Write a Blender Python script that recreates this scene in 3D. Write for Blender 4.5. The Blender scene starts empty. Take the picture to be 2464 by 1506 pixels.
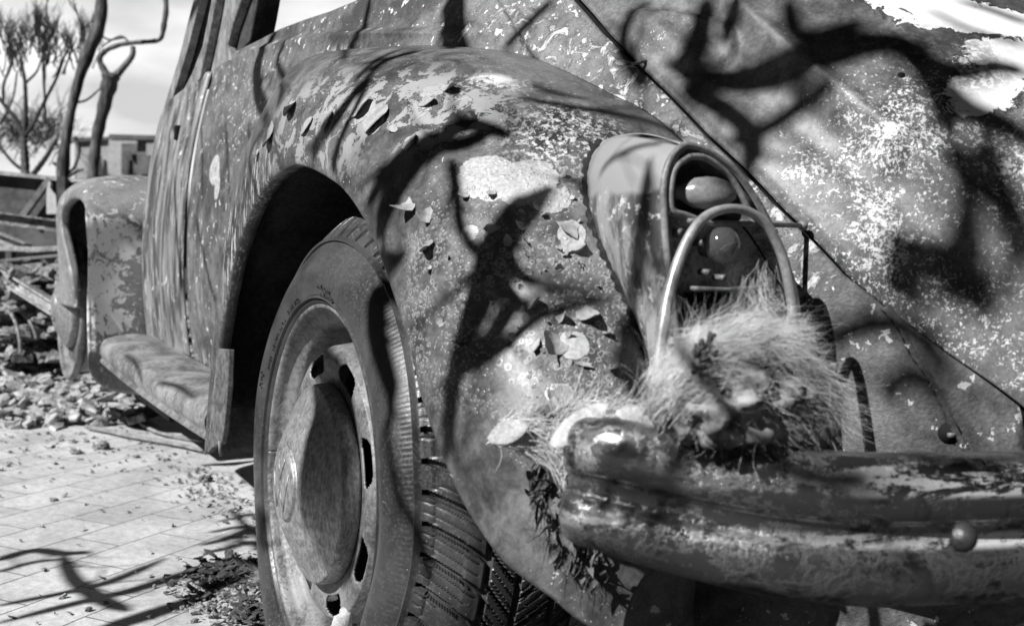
import bpy, bmesh, math, random
import numpy as np
from mathutils import Vector, Matrix
from mathutils.bvhtree import BVHTree
from mathutils import noise as mnoise
random.seed(7); np.random.seed(7)
SC = bpy.context.scene; COL = SC.collection
R = math.radians
# ------------------------------------------------------------------ camera
W, H, F = 2464, 1506, 2600.0
yaw, pit, rol = .542, .048, .052
CAM = Vector((-1.349, 1.260, .603))
v_ = Vector((math.cos(yaw)*math.cos(pit), -math.sin(yaw)*math.cos(pit), -math.sin(pit)))
r0 = v_.cross(Vector((0, 0, 1))).normalized(); u0 = r0.cross(v_)
r_ = r0*math.cos(rol)+u0*math.sin(rol); u_ = -r0*math.sin(rol)+u0*math.cos(rol)
cd = bpy.data.cameras.new('camera'); cam = bpy.data.objects.new('camera', cd); COL.objects.link(cam)
cam.matrix_world = Matrix(((r_.x, u_.x, -v_.x, CAM.x), (r_.y, u_.y, -v_.y, CAM.y), (r_.z, u_.z, -v_.z, CAM.z), (0, 0, 0, 1)))
cd.sensor_fit = 'HORIZONTAL'; cd.sensor_width = 36; cd.lens = F/W*36
cd.clip_start = .02; cd.clip_end = 3000
cd.dof.use_dof = True; cd.dof.focus_distance = 1.40; cd.dof.aperture_fstop = 7.0
SC.camera = cam
# ------------------------------------------------------------------ light
SUN = Vector((-.12, .72, .60)).normalized()
sd = bpy.data.lights.new('sun', 'SUN'); so = bpy.data.objects.new('sun', sd); COL.objects.link(so)
sd.energy = 5.0; sd.angle = R(.53); sd.color = (1, 1, 1)
so.rotation_euler = SUN.to_track_quat('Z', 'Y').to_euler()
wd = bpy.data.worlds.new('World'); SC.world = wd; wd.use_nodes = True
wt = wd.node_tree; wn = wt.nodes; wl = wt.links
sky = wn.new('ShaderNodeTexSky'); sky.sky_type = 'NISHITA'; sky.sun_disc = False
sky.sun_elevation = math.asin(SUN.z); sky.sun_rotation = math.atan2(SUN.x, SUN.y); sky.dust_density = 3.0
bw = wn.new('ShaderNodeRGBToBW'); wl.new(sky.outputs[0], bw.inputs[0])
tc = wn.new('ShaderNodeTexCoord'); mp = wn.new('ShaderNodeMapping'); mp.inputs['Scale'].default_value = (1, 1, 3.2)
wl.new(tc.outputs['Generated'], mp.inputs[0])
cn = wn.new('ShaderNodeTexNoise'); cn.inputs['Scale'].default_value = 3.4; cn.inputs['Detail'].default_value = 6
wl.new(mp.outputs[0], cn.inputs['Vector'])
mr = wn.new('ShaderNodeMapRange'); mr.inputs[1].default_value = .4; mr.inputs[2].default_value = .68; mr.inputs[3].default_value = .7; mr.inputs[4].default_value = 1.5
wl.new(cn.outputs[0], mr.inputs[0])
mm = wn.new('ShaderNodeMath'); mm.operation = 'MULTIPLY'; wl.new(bw.outputs[0], mm.inputs[0]); wl.new(mr.outputs[0], mm.inputs[1])
dp = wn.new('ShaderNodeVectorMath'); dp.operation = 'DOT_PRODUCT'; wl.new(tc.outputs['Generated'], dp.inputs[0]); dp.inputs[1].default_value = (.972, -.22, .09)
el = wn.new('ShaderNodeMapRange'); wl.new(dp.outputs['Value'], el.inputs[0]); el.interpolation_type = 'SMOOTHSTEP'
for k_, x_ in enumerate((.90, .972, .07, 4.6)): el.inputs[k_+1].default_value = x_       # a bright bank of sunlit cloud ahead, deep clear sky elsewhere
m3 = wn.new('ShaderNodeMath'); m3.operation = 'MULTIPLY'; wl.new(mm.outputs[0], m3.inputs[0]); wl.new(el.outputs[0], m3.inputs[1])
wl.new(m3.outputs[0], wn['Background'].inputs[0]); wn['Background'].inputs[1].default_value = .05
SC.view_settings.view_transform = 'Standard'; SC.view_settings.look = 'None'
SC.view_settings.exposure = 0.42; SC.view_settings.gamma = 1
SC.render.engine = 'CYCLES'

# ------------------------------------------------------------------ geometry helpers
def ray(px, py):
    px = float(px); py = float(py)
    return v_ + (px-W/2)/F*r_ - (py-H/2)/F*u_
def at(px, py, **k):                       # a point of the place on a plane x=, y=, z= or at a depth d=
    d = ray(px, py)
    if 'd' in k: return CAM + d*k['d']
    a = 'xyz'.index(list(k)[0]); t = (list(k.values())[0]-CAM[a])/d[a]
    return CAM + d*t
def sm(t): t = max(0., min(1., t)); return t*t*(3-2*t)
def smst(a, b, x): return sm((x-a)/(b-a))
def interp(x, pts):
    return float(np.interp(x, [p[0] for p in pts], [p[1] for p in pts]))
def catmull(P, n):
    P = [np.array(p, float) for p in P]
    out = []; m = len(P)
    for i in range(n):
        t = i/(n-1)*(m-1); k = min(int(t), m-2); f = t-k
        p0 = P[k-1] if k > 0 else 2*P[0]-P[1]; p1 = P[k]; p2 = P[k+1]; p3 = P[k+2] if k+2 < m else 2*P[-1]-P[-2]
        out.append(.5*((2*p1)+(-p0+p2)*f+(2*p0-5*p1+4*p2-p3)*f*f+(-p0+3*p1-3*p2+p3)*f**3))
    return out
class MB:
    def __init__(s): s.v = []; s.f = []
    def add(s, vs, fs):
        o = len(s.v); s.v += [tuple(map(float, q)) for q in vs]; s.f += [tuple(i+o for i in f) for f in fs]
    def grid(s, rows, closed=False):
        n = len(rows); m = len(rows[0]); fs = []
        for i in range(n-1):
            for j in range(m if closed else m-1):
                k = (j+1) % m
                fs.append((i*m+j, i*m+k, (i+1)*m+k, (i+1)*m+j))
        s.add([p for r in rows for p in r], fs)
    def tube(s, pts, rad, n=8, cap=True):
        P = [Vector(p) for p in pts]; rr = [float(q) for q in rad] if hasattr(rad, '__len__') else [rad]*len(P)
        rows = []; nrm = None
        for i, p in enumerate(P):
            t = (P[min(i+1, len(P)-1)]-P[max(i-1, 0)])
            if t.length < 1e-9: t = Vector((0, 0, 1))
            t.normalize()
            if nrm is None: nrm = t.orthogonal().normalized()
            else:
                nrm = nrm - t*nrm.dot(t)
                nrm = nrm.normalized() if nrm.length > 1e-6 else t.orthogonal().normalized()
            b = t.cross(nrm)
            rows.append([p+(nrm*math.cos(a)+b*math.sin(a))*rr[i] for a in [2*math.pi*k/n for k in range(n)]])
        o = len(s.v); s.grid(rows, True)
        if cap:
            s.f.append(tuple(o+k for k in range(n))[::-1]); e = o+(len(P)-1)*n; s.f.append(tuple(e+k for k in range(n)))
    def box(s, c, sx, sy, sz, rot=None):
        vs = []
        for x in (-1, 1):
            for y in (-1, 1):
                for z in (-1, 1):
                    q = Vector((x*sx/2, y*sy/2, z*sz/2))
                    if rot is not None: q = rot @ q
                    vs.append(Vector(c)+q)
        s.add(vs, [(0, 1, 3, 2), (4, 6, 7, 5), (0, 4, 5, 1), (2, 3, 7, 6), (0, 2, 6, 4), (1, 5, 7, 3)])
    def prism(s, pts, off):
        P = [Vector(p) for p in pts]; o = Vector(off); n = len(P)
        s.add(P+[p+o for p in P], [tuple(range(n)), tuple(range(2*n-1, n-1, -1))]+[(i, n+i, n+(i+1) % n, (i+1) % n) for i in range(n)])
    def revolve(s, prof, c, n=96, fn=None, close=True):   # profile of (r, y), axis along y through c
        rows = []
        for k in range(n):
            a = 2*math.pi*k/n
            rows.append([Vector((c[0]+r*math.cos(a), c[1]+y, c[2]+r*math.sin(a))) if fn is None else fn(a, r, y) for r, y in prof])
        rows.append(rows[0])
        s.grid(rows)
    def build(s, name, mat=None, parent=None, smooth=True, solid=0, bevel=0, angle=None, off=-1, weld=False):
        me = bpy.data.meshes.new(name); me.from_pydata(s.v, [], s.f); me.update()
        o = bpy.data.objects.new(name, me); COL.objects.link(o)
        if mat: me.materials.append(mat)
        bm = bmesh.new(); bm.from_mesh(me)
        if weld: bmesh.ops.remove_doubles(bm, verts=bm.verts, dist=1e-6)
        bmesh.ops.recalc_face_normals(bm, faces=bm.faces)
        bm.to_mesh(me); bm.free()
        if smooth:
            me.polygons.foreach_set('use_smooth', [True]*len(me.polygons))
            if angle: me.set_sharp_from_angle(angle=R(angle))
        if solid:
            m = o.modifiers.new('s', 'SOLIDIFY'); m.thickness = solid; m.offset = off
        if bevel:
            m = o.modifiers.new('b', 'BEVEL'); m.width = bevel; m.segments = 2; m.limit_method = 'ANGLE'
        if parent is not None:
            o.parent = parent
            if parent.location.length > 0 or parent.parent:
                bpy.context.view_layer.update()
                o.matrix_parent_inverse = parent.matrix_world.inverted()
        return o
def empty(name, loc=(0, 0, 0)):
    o = bpy.data.objects.new(name, None); COL.objects.link(o); o.location = loc; o.empty_display_size = .1
    bpy.context.view_layer.update(); return o
def tag(o, label=None, cat=None, group=None, kind=None):
    for k, x in (('label', label), ('category', cat), ('group', group), ('kind', kind)):
        if x: o[k] = x
    return o

# ------------------------------------------------------------------ materials
class NT:
    def __init__(s, name, rough=.6, metal=0., spec=.5):
        s.m = bpy.data.materials.new(name); s.m.use_nodes = True; s.t = s.m.node_tree
        s.b = s.t.nodes['Principled BSDF']; s.b.inputs['Roughness'].default_value = rough
        s.b.inputs['Metallic'].default_value = metal; s.b.inputs['Specular IOR Level'].default_value = spec
        s.co = s.t.nodes.new('ShaderNodeTexCoord').outputs['Object']
    def set(s, sock, x):
        if hasattr(x, 'type') or isinstance(x, bpy.types.NodeSocket): s.t.links.new(x, sock)
        elif isinstance(x, (tuple, list)) : sock.default_value = x
        else:
            try: sock.default_value = x
            except Exception: sock.default_value = (x, x, x, 1)
    def map(s, scale=(1, 1, 1), loc=(0, 0, 0), rot=(0, 0, 0), v=None):
        n = s.t.nodes.new('ShaderNodeMapping'); s.set(n.inputs[0], v or s.co)
        n.inputs['Scale'].default_value = scale; n.inputs['Location'].default_value = loc; n.inputs['Rotation'].default_value = rot
        return n.outputs[0]
    def noise(s, scale, det=4, ro=.5, dist=0, v=None):
        n = s.t.nodes.new('ShaderNodeTexNoise'); s.set(n.inputs['Vector'], v or s.co)
        n.inputs['Scale'].default_value = scale; n.inputs['Detail'].default_value = det
        n.inputs['Roughness'].default_value = ro; n.inputs['Distortion'].default_value = dist
        return n.outputs[0]
    def vor(s, scale, feat='F1', out='Distance', v=None, rand=1):
        n = s.t.nodes.new('ShaderNodeTexVoronoi'); s.set(n.inputs['Vector'], v or s.co)
        n.feature = feat; n.inputs['Scale'].default_value = scale; n.inputs['Randomness'].default_value = rand
        return n.outputs[out]
    def warp(s, amt, scale, v=None, det=3):
        n = s.t.nodes.new('ShaderNodeTexNoise'); s.set(n.inputs['Vector'], v or s.co); n.inputs['Scale'].default_value = scale; n.inputs['Detail'].default_value = det
        m = s.t.nodes.new('ShaderNodeVectorMath'); m.operation = 'MULTIPLY_ADD'
        s.t.links.new(n.outputs['Color'], m.inputs[0]); m.inputs[1].default_value = (amt,)*3; s.set(m.inputs[2], v or s.co)
        return m.outputs[0]
    def ma(s, op, a, b=0., c=None, clamp=False):
        n = s.t.nodes.new('ShaderNodeMath'); n.operation = op; n.use_clamp = clamp
        s.set(n.inputs[0], a); s.set(n.inputs[1], b)
        if c is not None: s.set(n.inputs[2], c)
        return n.outputs[0]
    def mr(s, x, a, b, c=0., d=1., smooth=True):
        n = s.t.nodes.new('ShaderNodeMapRange'); s.set(n.inputs[0], x)
        n.interpolation_type = 'SMOOTHSTEP' if smooth else 'LINEAR'
        for i, q in enumerate((a, b, c, d)): s.set(n.inputs[i+1], q)
        return n.outputs[0]
    def mix(s, f, a, b):
        n = s.t.nodes.new('ShaderNodeMix'); n.data_type = 'FLOAT'; s.set(n.inputs[0], f); s.set(n.inputs[2], a); s.set(n.inputs[3], b)
        return n.outputs[0]
    def blob(s, c, rad, soft=.5, v=None):           # 1 inside an ellipsoid of the object's own space
        n = s.t.nodes.new('ShaderNodeVectorMath'); n.operation = 'SUBTRACT'; s.set(n.inputs[0], v or s.co); n.inputs[1].default_value = tuple(c)
        m = s.t.nodes.new('ShaderNodeVectorMath'); m.operation = 'DIVIDE'; s.t.links.new(n.outputs[0], m.inputs[0])
        m.inputs[1].default_value = (rad,)*3 if not hasattr(rad, '__len__') else tuple(rad)
        l = s.t.nodes.new('ShaderNodeVectorMath'); l.operation = 'LENGTH'; s.t.links.new(m.outputs[0], l.inputs[0])
        return s.mr(l.outputs['Value'], 1.0, 1-soft)
    def mx(s, *a):
        o = a[0]
        for b in a[1:]: o = s.ma('MAXIMUM', o, b)
        return o
    def out(s, col, rough=None, bump=None, bstr=.4, bdist=.002, metal=None, bump2=None):
        s.set(s.b.inputs['Base Color'], col)
        if rough is not None: s.set(s.b.inputs['Roughness'], rough)
        if metal is not None: s.set(s.b.inputs['Metallic'], metal)
        if bump is not None:
            n = s.t.nodes.new('ShaderNodeBump'); n.inputs['Strength'].default_value = bstr; n.inputs['Distance'].default_value = bdist
            s.set(n.inputs['Height'], bump); last = n
            if bump2:
                k = s.t.nodes.new('ShaderNodeBump'); k.inputs['Strength'].default_value = bump2[1]; k.inputs['Distance'].default_value = bump2[2]
                s.set(k.inputs['Height'], bump2[0]); s.t.links.new(n.outputs[0], k.inputs['Normal']); last = k
            s.t.links.new(last.outputs[0], s.b.inputs['Normal'])
        return s.m
def plain(name, lo, hi, scale=20, rough=.6, metal=0, bump=.3, bdist=.001, stretch=(1, 1, 1), spec=.4, det=6):
    n = NT(name, rough, metal, spec); v = n.map(stretch)
    a = n.noise(scale, det, .65, .3, v); b = n.noise(scale*8, 3, .6, 0, v)
    f = n.mr(n.ma('MULTIPLY_ADD', b, .35, n.ma('MULTIPLY', a, .65)), .33, .67)
    return n.out(n.mix(f, lo, hi), bump=f, bstr=bump, bdist=bdist)
BLACK = plain('soot_black', .006, .02, 8, .95, spec=.1)
RUBBER = plain('gasket_rubber', .012, .06, 150, .8, bump=.9, bdist=.003)

# ------------------------------------------------------------------ body form (implicit plan superellipse per height)
X0 = .5; EN = 2.3
XR = [(.25, -.74), (.35, -.80), (.45, -.835), (.55, -.83), (.65, -.79), (.75, -.72), (.85, -.625), (.95, -.50), (1.05, -.36), (1.15, -.19), (1.3, .08)]
WZ = [(.25, .60), (.38, .618), (.5, .636), (.65, .645), (.78, .64), (.88, .622), (.95, .603), (1.0, .59), (1.15, .545), (1.3, .48)]
_xr = np.polyfit([a for a, b in XR], [b for a, b in XR], 4); _wz = np.polyfit([a for a, b in WZ], [b for a, b in WZ], 3)
def xr(z): return float(np.polyval(_xr, z))
def wz(z): return float(np.polyval(_wz, z))
def bodyF(p):
    z = min(max(p[2], .2), 1.35); w = wz(z)
    a = max(0., (X0-p[0])/(X0-xr(z)))
    return a**EN + (abs(p[1])/w)**EN - 1
def bhit(px, py):
    d = ray(px, py); t = .5; f0 = bodyF(CAM+d*t)
    while t < 5:
        t += .02; f = bodyF(CAM+d*t)
        if f < 0:
            a, b = t-.02, t
            for _ in range(20):
                m = (a+b)/2
                if bodyF(CAM+d*m) < 0: b = m
                else: a = m
            return CAM+d*a
    return at(px, py, y=.6)
GAP = [bhit(*q) for q in ((1390, 0), (1460, 80), (1540, 160), (1700, 320), (1870, 490), (2040, 660), (2170, 765), (2300, 860), (2464, 980))]
GAPY = sorted([(p.z, p.y) for p in GAP]); GAPY = [(GAPY[0][0]-.1, GAPY[0][1]-.02)]+GAPY+[(1.3, GAPY[-1][1]+.02)]
def by_at(z): return interp(z, GAPY)
CREASE = [bhit(*q) for q in ((400, 262), (440, 222), (490, 180), (560, 140), (620, 115), (700, 95), (870, 76), (1060, 76), (1200, 92))]
CRZ = sorted([(p.x, p.z) for p in CREASE])
def body_pt(x, y, z, dz=0):
    return Vector((x, y, z))
def crease_off(p):                       # the panel steps in above the belt crease
    fade = smst(-.1, .15, p.x)
    zc = interp(p.x, CRZ)
    d = p.z-zc
    return -.012*smst(-.004, .010, d)*fade + .004*math.exp(-(d/.008)**2)*fade
def side_row(z_of, x_list, th_list, z_param):
    pass
TOPZ = [bhit(*q) for q in ((600, 100), (660, 68), (720, 45), (780, 25), (840, 0), (870, -25))]
TZ = sorted([(p.x, p.z) for p in TOPZ]); TZ = [(TZ[0][0]-.12, TZ[0][1]+.16)]+TZ
def ztop(x): return min(1.25, interp(x, TZ)) if x > TZ[0][0] else 1.25
def plan(th, z):
    p = 2/EN
    return X0-(X0-xr(z))*abs(math.sin(th))**p, wz(z)*abs(math.cos(th))**p
# rear fender seam and lip
SEAM_PX = [(1050, 118), (1150, 120), (1250, 130), (1330, 158), (1400, 190), (1480, 230), (1560, 270), (1650, 345), (1740, 450), (1830, 600), (1915, 737), (1955, 804), (1980, 880), (1990, 960), (1995, 1060), (2000, 1180)]
SEAM = [Vector(q) for q in ((.47, .63, .25), (.47, .63, .46), (.465, .63, .60), (.45, .63, .70), (.42, .62, .78), (.38, .61, .84), (.30, .60, .90), (.24, .585, .915))]+[bhit(*q) for q in SEAM_PX]
LIPQ = [(498, 1090, .77), (519, 860, .77), (540, 720, .77), (562, 620, .77), (595, 520, .77), (632, 450, .77), (680, 403, .77), (725, 394, .77), (797, 430, .77), (839, 470, .77), (877, 529, .77), (909, 599, .77), (937, 679, .77), (963, 758, .77), (988, 847, .77), (1017, 965, .77), (1056, 1073, .77), (1100, 1180, .768), (1149, 1265, .762), (1212, 1350, .75), (1281, 1405, .735), (1335, 1444, .72), (1387, 1488, .70), (1500, 1560, .66)]
LIP = [at(a, b, y=c) for a, b, c in LIPQ]
SZ = sorted([(p.x, p.z) for p in SEAM if p.z > .5])
def fender_mesh(S, L, ns, nt, n=2.25, lift=.015, bulge=.012, dent=None):
    mb = MB(); Sd = catmull(S, nt); Ld = catmull(L, nt); rows = []
    p = 2/n
    for i in range(nt):
        s0 = Vector(Sd[i]); l0 = Vector(Ld[i]); K = Vector((s0.x, l0.y+bulge, s0.z))
        row = []
        for j in range(ns):
            a = j/(ns-1)*math.pi/2
            q = K+(s0-K)*(1-math.sin(a)**p)+(l0-K)*(1-math.cos(a)**p)
            if dent: q = dent(q, i/(nt-1), j/(ns-1))
            row.append(q)
        # rolled lip: a bead then a return flange
        c = Vector((sum(x.x for x in L)/len(L), 0, .3))
        l = row[-1]; t = Vector((c.x-l.x, 0, c.z-l.z)).normalized()
        row += [l+Vector((0, -.004, 0))+t*.0035, l+Vector((0, -.012, 0))+t*.004, l+Vector((0, -.022, 0))+t*.002]
        rows.append(row)
    mb.grid(rows); return mb

# ================================================================== THE CAR
car = empty('burnt_car')
tag(car, 'burnt out rounded old car with peeling blistered paint and a tyre on its rear wheel', 'car')
def rad_amt(): return 0
# --- body side and rear shoulder
def body_side():
    mb = MB(); nu_s, nu_c, nz = 50, 110, 120; cols = []
    st = [('x', 1.095-(1.095-X0)*i/nu_s) for i in range(nu_s)]+[('t', i/nu_c) for i in range(nu_c+1)]
    for kind, q in st:
        # x guess at mid height to find limits
        def P(z):
            if kind == 'x': p = Vector((q, wz(z), z))
            else:
                y = by_at(z)+.0025; w = wz(z); thg = math.acos(min(1, (y/w)**(EN/2)))
                x, yy = plan(thg*q, z); p = Vector((x, yy, z))
            o = crease_off(p); p.y += o
            return p
        zt = 1.0
        for _ in range(6): zt = ztop(P(zt).x)
        zb = .30
        xm = P(.6).x
        if -.9 < xm < .47:
            zb = .62
            for _ in range(8):
                x = P(zb).x
                zb = .5*zb+.5*((interp(x, SZ)-.03) if x > SZ[0][0] else .28)
            if xm < -.45: zb = min(zb, .28)
        cols.append([P(zb+(zt-zb)*k/nz) for k in range(nz+1)])
    mb.grid(cols); return mb
def relief(q, s=6, a=.0015):
    return q
# --- materials needing surface positions come after the meshes exist
body = body_side().build('body_panel', None, car, solid=.0016)
def wavy(q, t, s_):
    k = .0035*mnoise.noise(q*7.0)+.0014*mnoise.noise(q*19.0); k *= math.sin(math.pi*min(1, max(0, s_)))
    return q+Vector((-.1, .8, .5))*k
fender = fender_mesh(SEAM, LIP, 90, 420, dent=wavy).build('rear_fender', None, car, solid=.0016)
def bvh_of(objs):
    vs = []; fs = []
    for o in objs:
        b = len(vs); mw = o.matrix_world
        vs += [mw @ v.co for v in o.data.vertices]; fs += [tuple(i+b for i in p.vertices) for p in o.data.polygons]
    return BVHTree.FromPolygons(vs, fs)
FB = bvh_of([fender])
def hit(px, py, T=None):
    d = ray(px, py).normalized()
    loc, nr, i, ds = (T or FB).ray_cast(CAM, d)
    if loc is None: return None, None
    if nr.dot(d) > 0: nr = -nr
    return loc, nr
def fp(px, py):
    l, n = hit(px, py)
    return l if l is not None else at(px, py, d=1.3)

# --- engine lid
LIDB = [bhit(*q) for q in ((1640, -10), (1750, 85), (1850, 170), (2000, 300), (2150, 420), (2300, 530), (2464, 655), (2600, 760))]
LIDC = sorted([(p.z, p.y) for p in LIDB]); LIDC = [(LIDC[0][0]-.1, LIDC[0][1]-.05)]+LIDC+[(1.25, LIDC[-1][1]+.03)]
def lid_mesh():
    mb = MB(); rows = []; nz, ny = 180, 200
    dc = [at(a, b, d=1.3) for a, b in ((1640, 60),)]
    dcen = bhit(1612, 95); 
    for i in range(nz+1):
        z = .40+(1.2-.40)*i/nz; yg = by_at(z)-.0025; row = []
        for j in range(ny+1):
            t = j/ny; y = yg+(-.42-yg)*(t**1.15); w = wz(z)
            x = X0-(X0-xr(z))*max(0, 1-(abs(y)/w)**EN)**(1/EN)
            d = interp(z, LIDC)-y        # metres inboard of the pressed crease
            k = .019*smst(-.008, .018, d)-.008*math.exp(-((d+.022)/.016)**2)+.005*math.exp(-((d-.016)/.008)**2)
            e = (Vector((0, y, z))-Vector((0, dcen.y, dcen.z))).length
            k += .010*(1-smst(.036, .044, e))*smst(.006, .03, yg-y)
            k += .003*math.sin(y*14+z*9)*math.sin(z*17-y*5)
            edge = yg-y
            k -= .005*(1-smst(0, .008, edge))
            n = Vector((-1, .35*max(0, y)/.4, .75)).normalized()
            row.append(Vector((x, y, z))+n*(k+.0015))
        rows.append(row)
    mb.grid(rows); return mb
lid = lid_mesh().build('engine_lid', None, car, solid=.0016)
m = MB()      # dark channel under the lid gap
g = [bhit(px, py) for px, py in ((1360, -30), (1460, 80), (1540, 160), (1700, 320), (1870, 490), (2040, 660), (2170, 765), (2300, 860), (2464, 980), (2600, 1080))]
m.tube([p+Vector((.010, -.006, -.006)) for p in catmull(g, 60)] if False else [Vector(p)+Vector((.022, -.012, -.016)) for p in catmull(g, 60)], .0215, 10)
m.build('gap_channel', BLACK, car)
# rear apron under the lid and dark cavity behind the bumper
m = MB(); rows = []
for i in range(30):
    z = .03+.51*i/29; row = []
    for j in range(60):
        y = .62-1.1*j/59; w = wz(max(z, .25))+.02
        x = X0-(X0-xr(max(z, .25)))*max(0, 1-(min(abs(y), w)/w)**EN)**(1/EN)+.03
        row.append(Vector((min(x, -.50) if y > .5 else x, y, z)))
    rows.append(row)
m.grid(rows); apron = m.build('rear_apron', None, car, solid=.002)
# --- door
def door_mesh():
    mb = MB(); cols = []; zd = sorted([(p.x, p.z) for p in [bhit(*q) for q in ((390, 280), (410, 250), (436, 222), (470, 190))]])
    for i in range(40):
        x = 1.55-(1.55-1.152)*i/39; zt = interp(x, zd)+.004
        col = []
        for k in range(70):
            z = .315+(zt-.315)*k/69; p = Vector((x, wz(z)+.003, z))
            e = min(abs(x-1.152), abs(1.55-x)); p.y -= .006*(1-smst(0, .006, e)); p.y += .004*math.sin(x*30+z*2)
            col.append(p)
        cols.append(col)
    mb.grid(cols); return mb
door = door_mesh().build('door', None, car, solid=.003)
m = MB(); h = at(431, 320, y=.628)
m.prism([h+Vector((a, 0, b)) for a, b in ((-.012, -.02), (.012, -.018), (.013, .018), (-.01, .02))], (0, -.0, 0)) if False else m.box(h+Vector((0, .004, 0)), .022, .012, .034)
m.build('handle_opening', BLACK, door, bevel=.003)
# dark door jamb behind the gap
m = MB(); cols = []
for x in (1.10, 1.19): cols.append([Vector((x, wz(z)-.035, z)) for z in [.30+.62*k/20 for k in range(21)]])
m.grid(cols); m.build('door_jamb', BLACK, car, solid=.004)
# sill under the door
m = MB(); m.box((1.03, .585, .285), 1.12, .03, .06); sill = m.build('sill', None, car, bevel=.006)
# --- pillars and window frames
def slab(q, y, th, name, mat, par=car, bev=.003):
    mb = MB(); mb.prism([at(a, b, y=y) for a, b in q], (0, -th, 0)); return mb.build(name, mat, par, smooth=False, bevel=bev)
# --- inner wheel house
m = MB(); rows = []
for i in range(41):
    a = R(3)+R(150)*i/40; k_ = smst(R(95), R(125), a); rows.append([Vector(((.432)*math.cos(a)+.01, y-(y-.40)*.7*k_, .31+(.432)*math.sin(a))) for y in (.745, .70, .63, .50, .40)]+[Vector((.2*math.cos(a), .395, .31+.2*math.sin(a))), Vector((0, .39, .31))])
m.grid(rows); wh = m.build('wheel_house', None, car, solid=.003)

# --- running board
def board():
    mb = MB(); rows = []; A = [(.46, .27), (1.05, .255), (1.6, .262)]
    for i in range(60):
        t = i/59; x = .47+1.06*t
        end = 1-smst(.90, 1.0, t)*.999
        wdt = .135*(.35+.65*math.sqrt(max(0, end))) ; zc = .288+.035*t*t; row = []
        for k in range(22):
            a = k/21
            if a < .6: b = a/.6; y = .615+wdt*b*1.0; z = zc+.046+.008*math.sin(b*math.pi)-.004*b+.004*math.sin(x*26)*math.sin(b*math.pi)
            else:
                b = (a-.6)/.4; y = .615+wdt*(1+.08*math.sin(b*math.pi*.9)); z = zc+.042-.046*b
            z -= .03*(smst(.93, 1.0, t)) if a < .6 else 0
            row.append(Vector((x, y, z)))
        l = row[-1]; row += [l+Vector((0, .006, -.006)), l+Vector((0, .002, -.012)), l+Vector((0, -.012, -.010))]
        rows.append(row)
    mb.grid(rows); return mb
rboard = board().build('running_board', None, car, solid=.002)

# --- front fender
FL = [(215, 850, .77), (212, 780, .77), (211, 690, .77), (212, 610, .77), (209, 545, .775), (205, 500, .775), (190, 478, .775), (168, 480, .775), (150, 505, .775), (148, 545, .77), (160, 600, .765), (172, 660, .76), (178, 740, .75)]
FLIP = [at(a, b, y=c) for a, b, c in FL]
def S2(x, z): return Vector((x, .60, z))
xa = FLIP[0].x
FSEAM = [S2(1.57, .20), S2(1.56, .34), S2(1.56, .48), S2(1.57, .60), S2(1.60, .70), Vector((1.72, .58, .775)), Vector((1.92, .56, .79)), Vector((2.15, .52, .785)), Vector((2.36, .48, .76)), Vector((2.52, .45, .70)), Vector((2.64, .43, .61)), Vector((2.70, .42, .5)), Vector((2.72, .42, .38))]
ffender = fender_mesh(FSEAM, FLIP, 40, 160, n=2.5, bulge=.0).build('front_fender', None, car, solid=.002)
m = MB(); m.prism([Vector((1.62, .54, .12)), Vector((1.62, .54, .80)), Vector((2.9, .50, .76)), Vector((2.9, .50, .12))], (0, -.02, 0)); m.build('wheel_house', BLACK, car, smooth=False)

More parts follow.
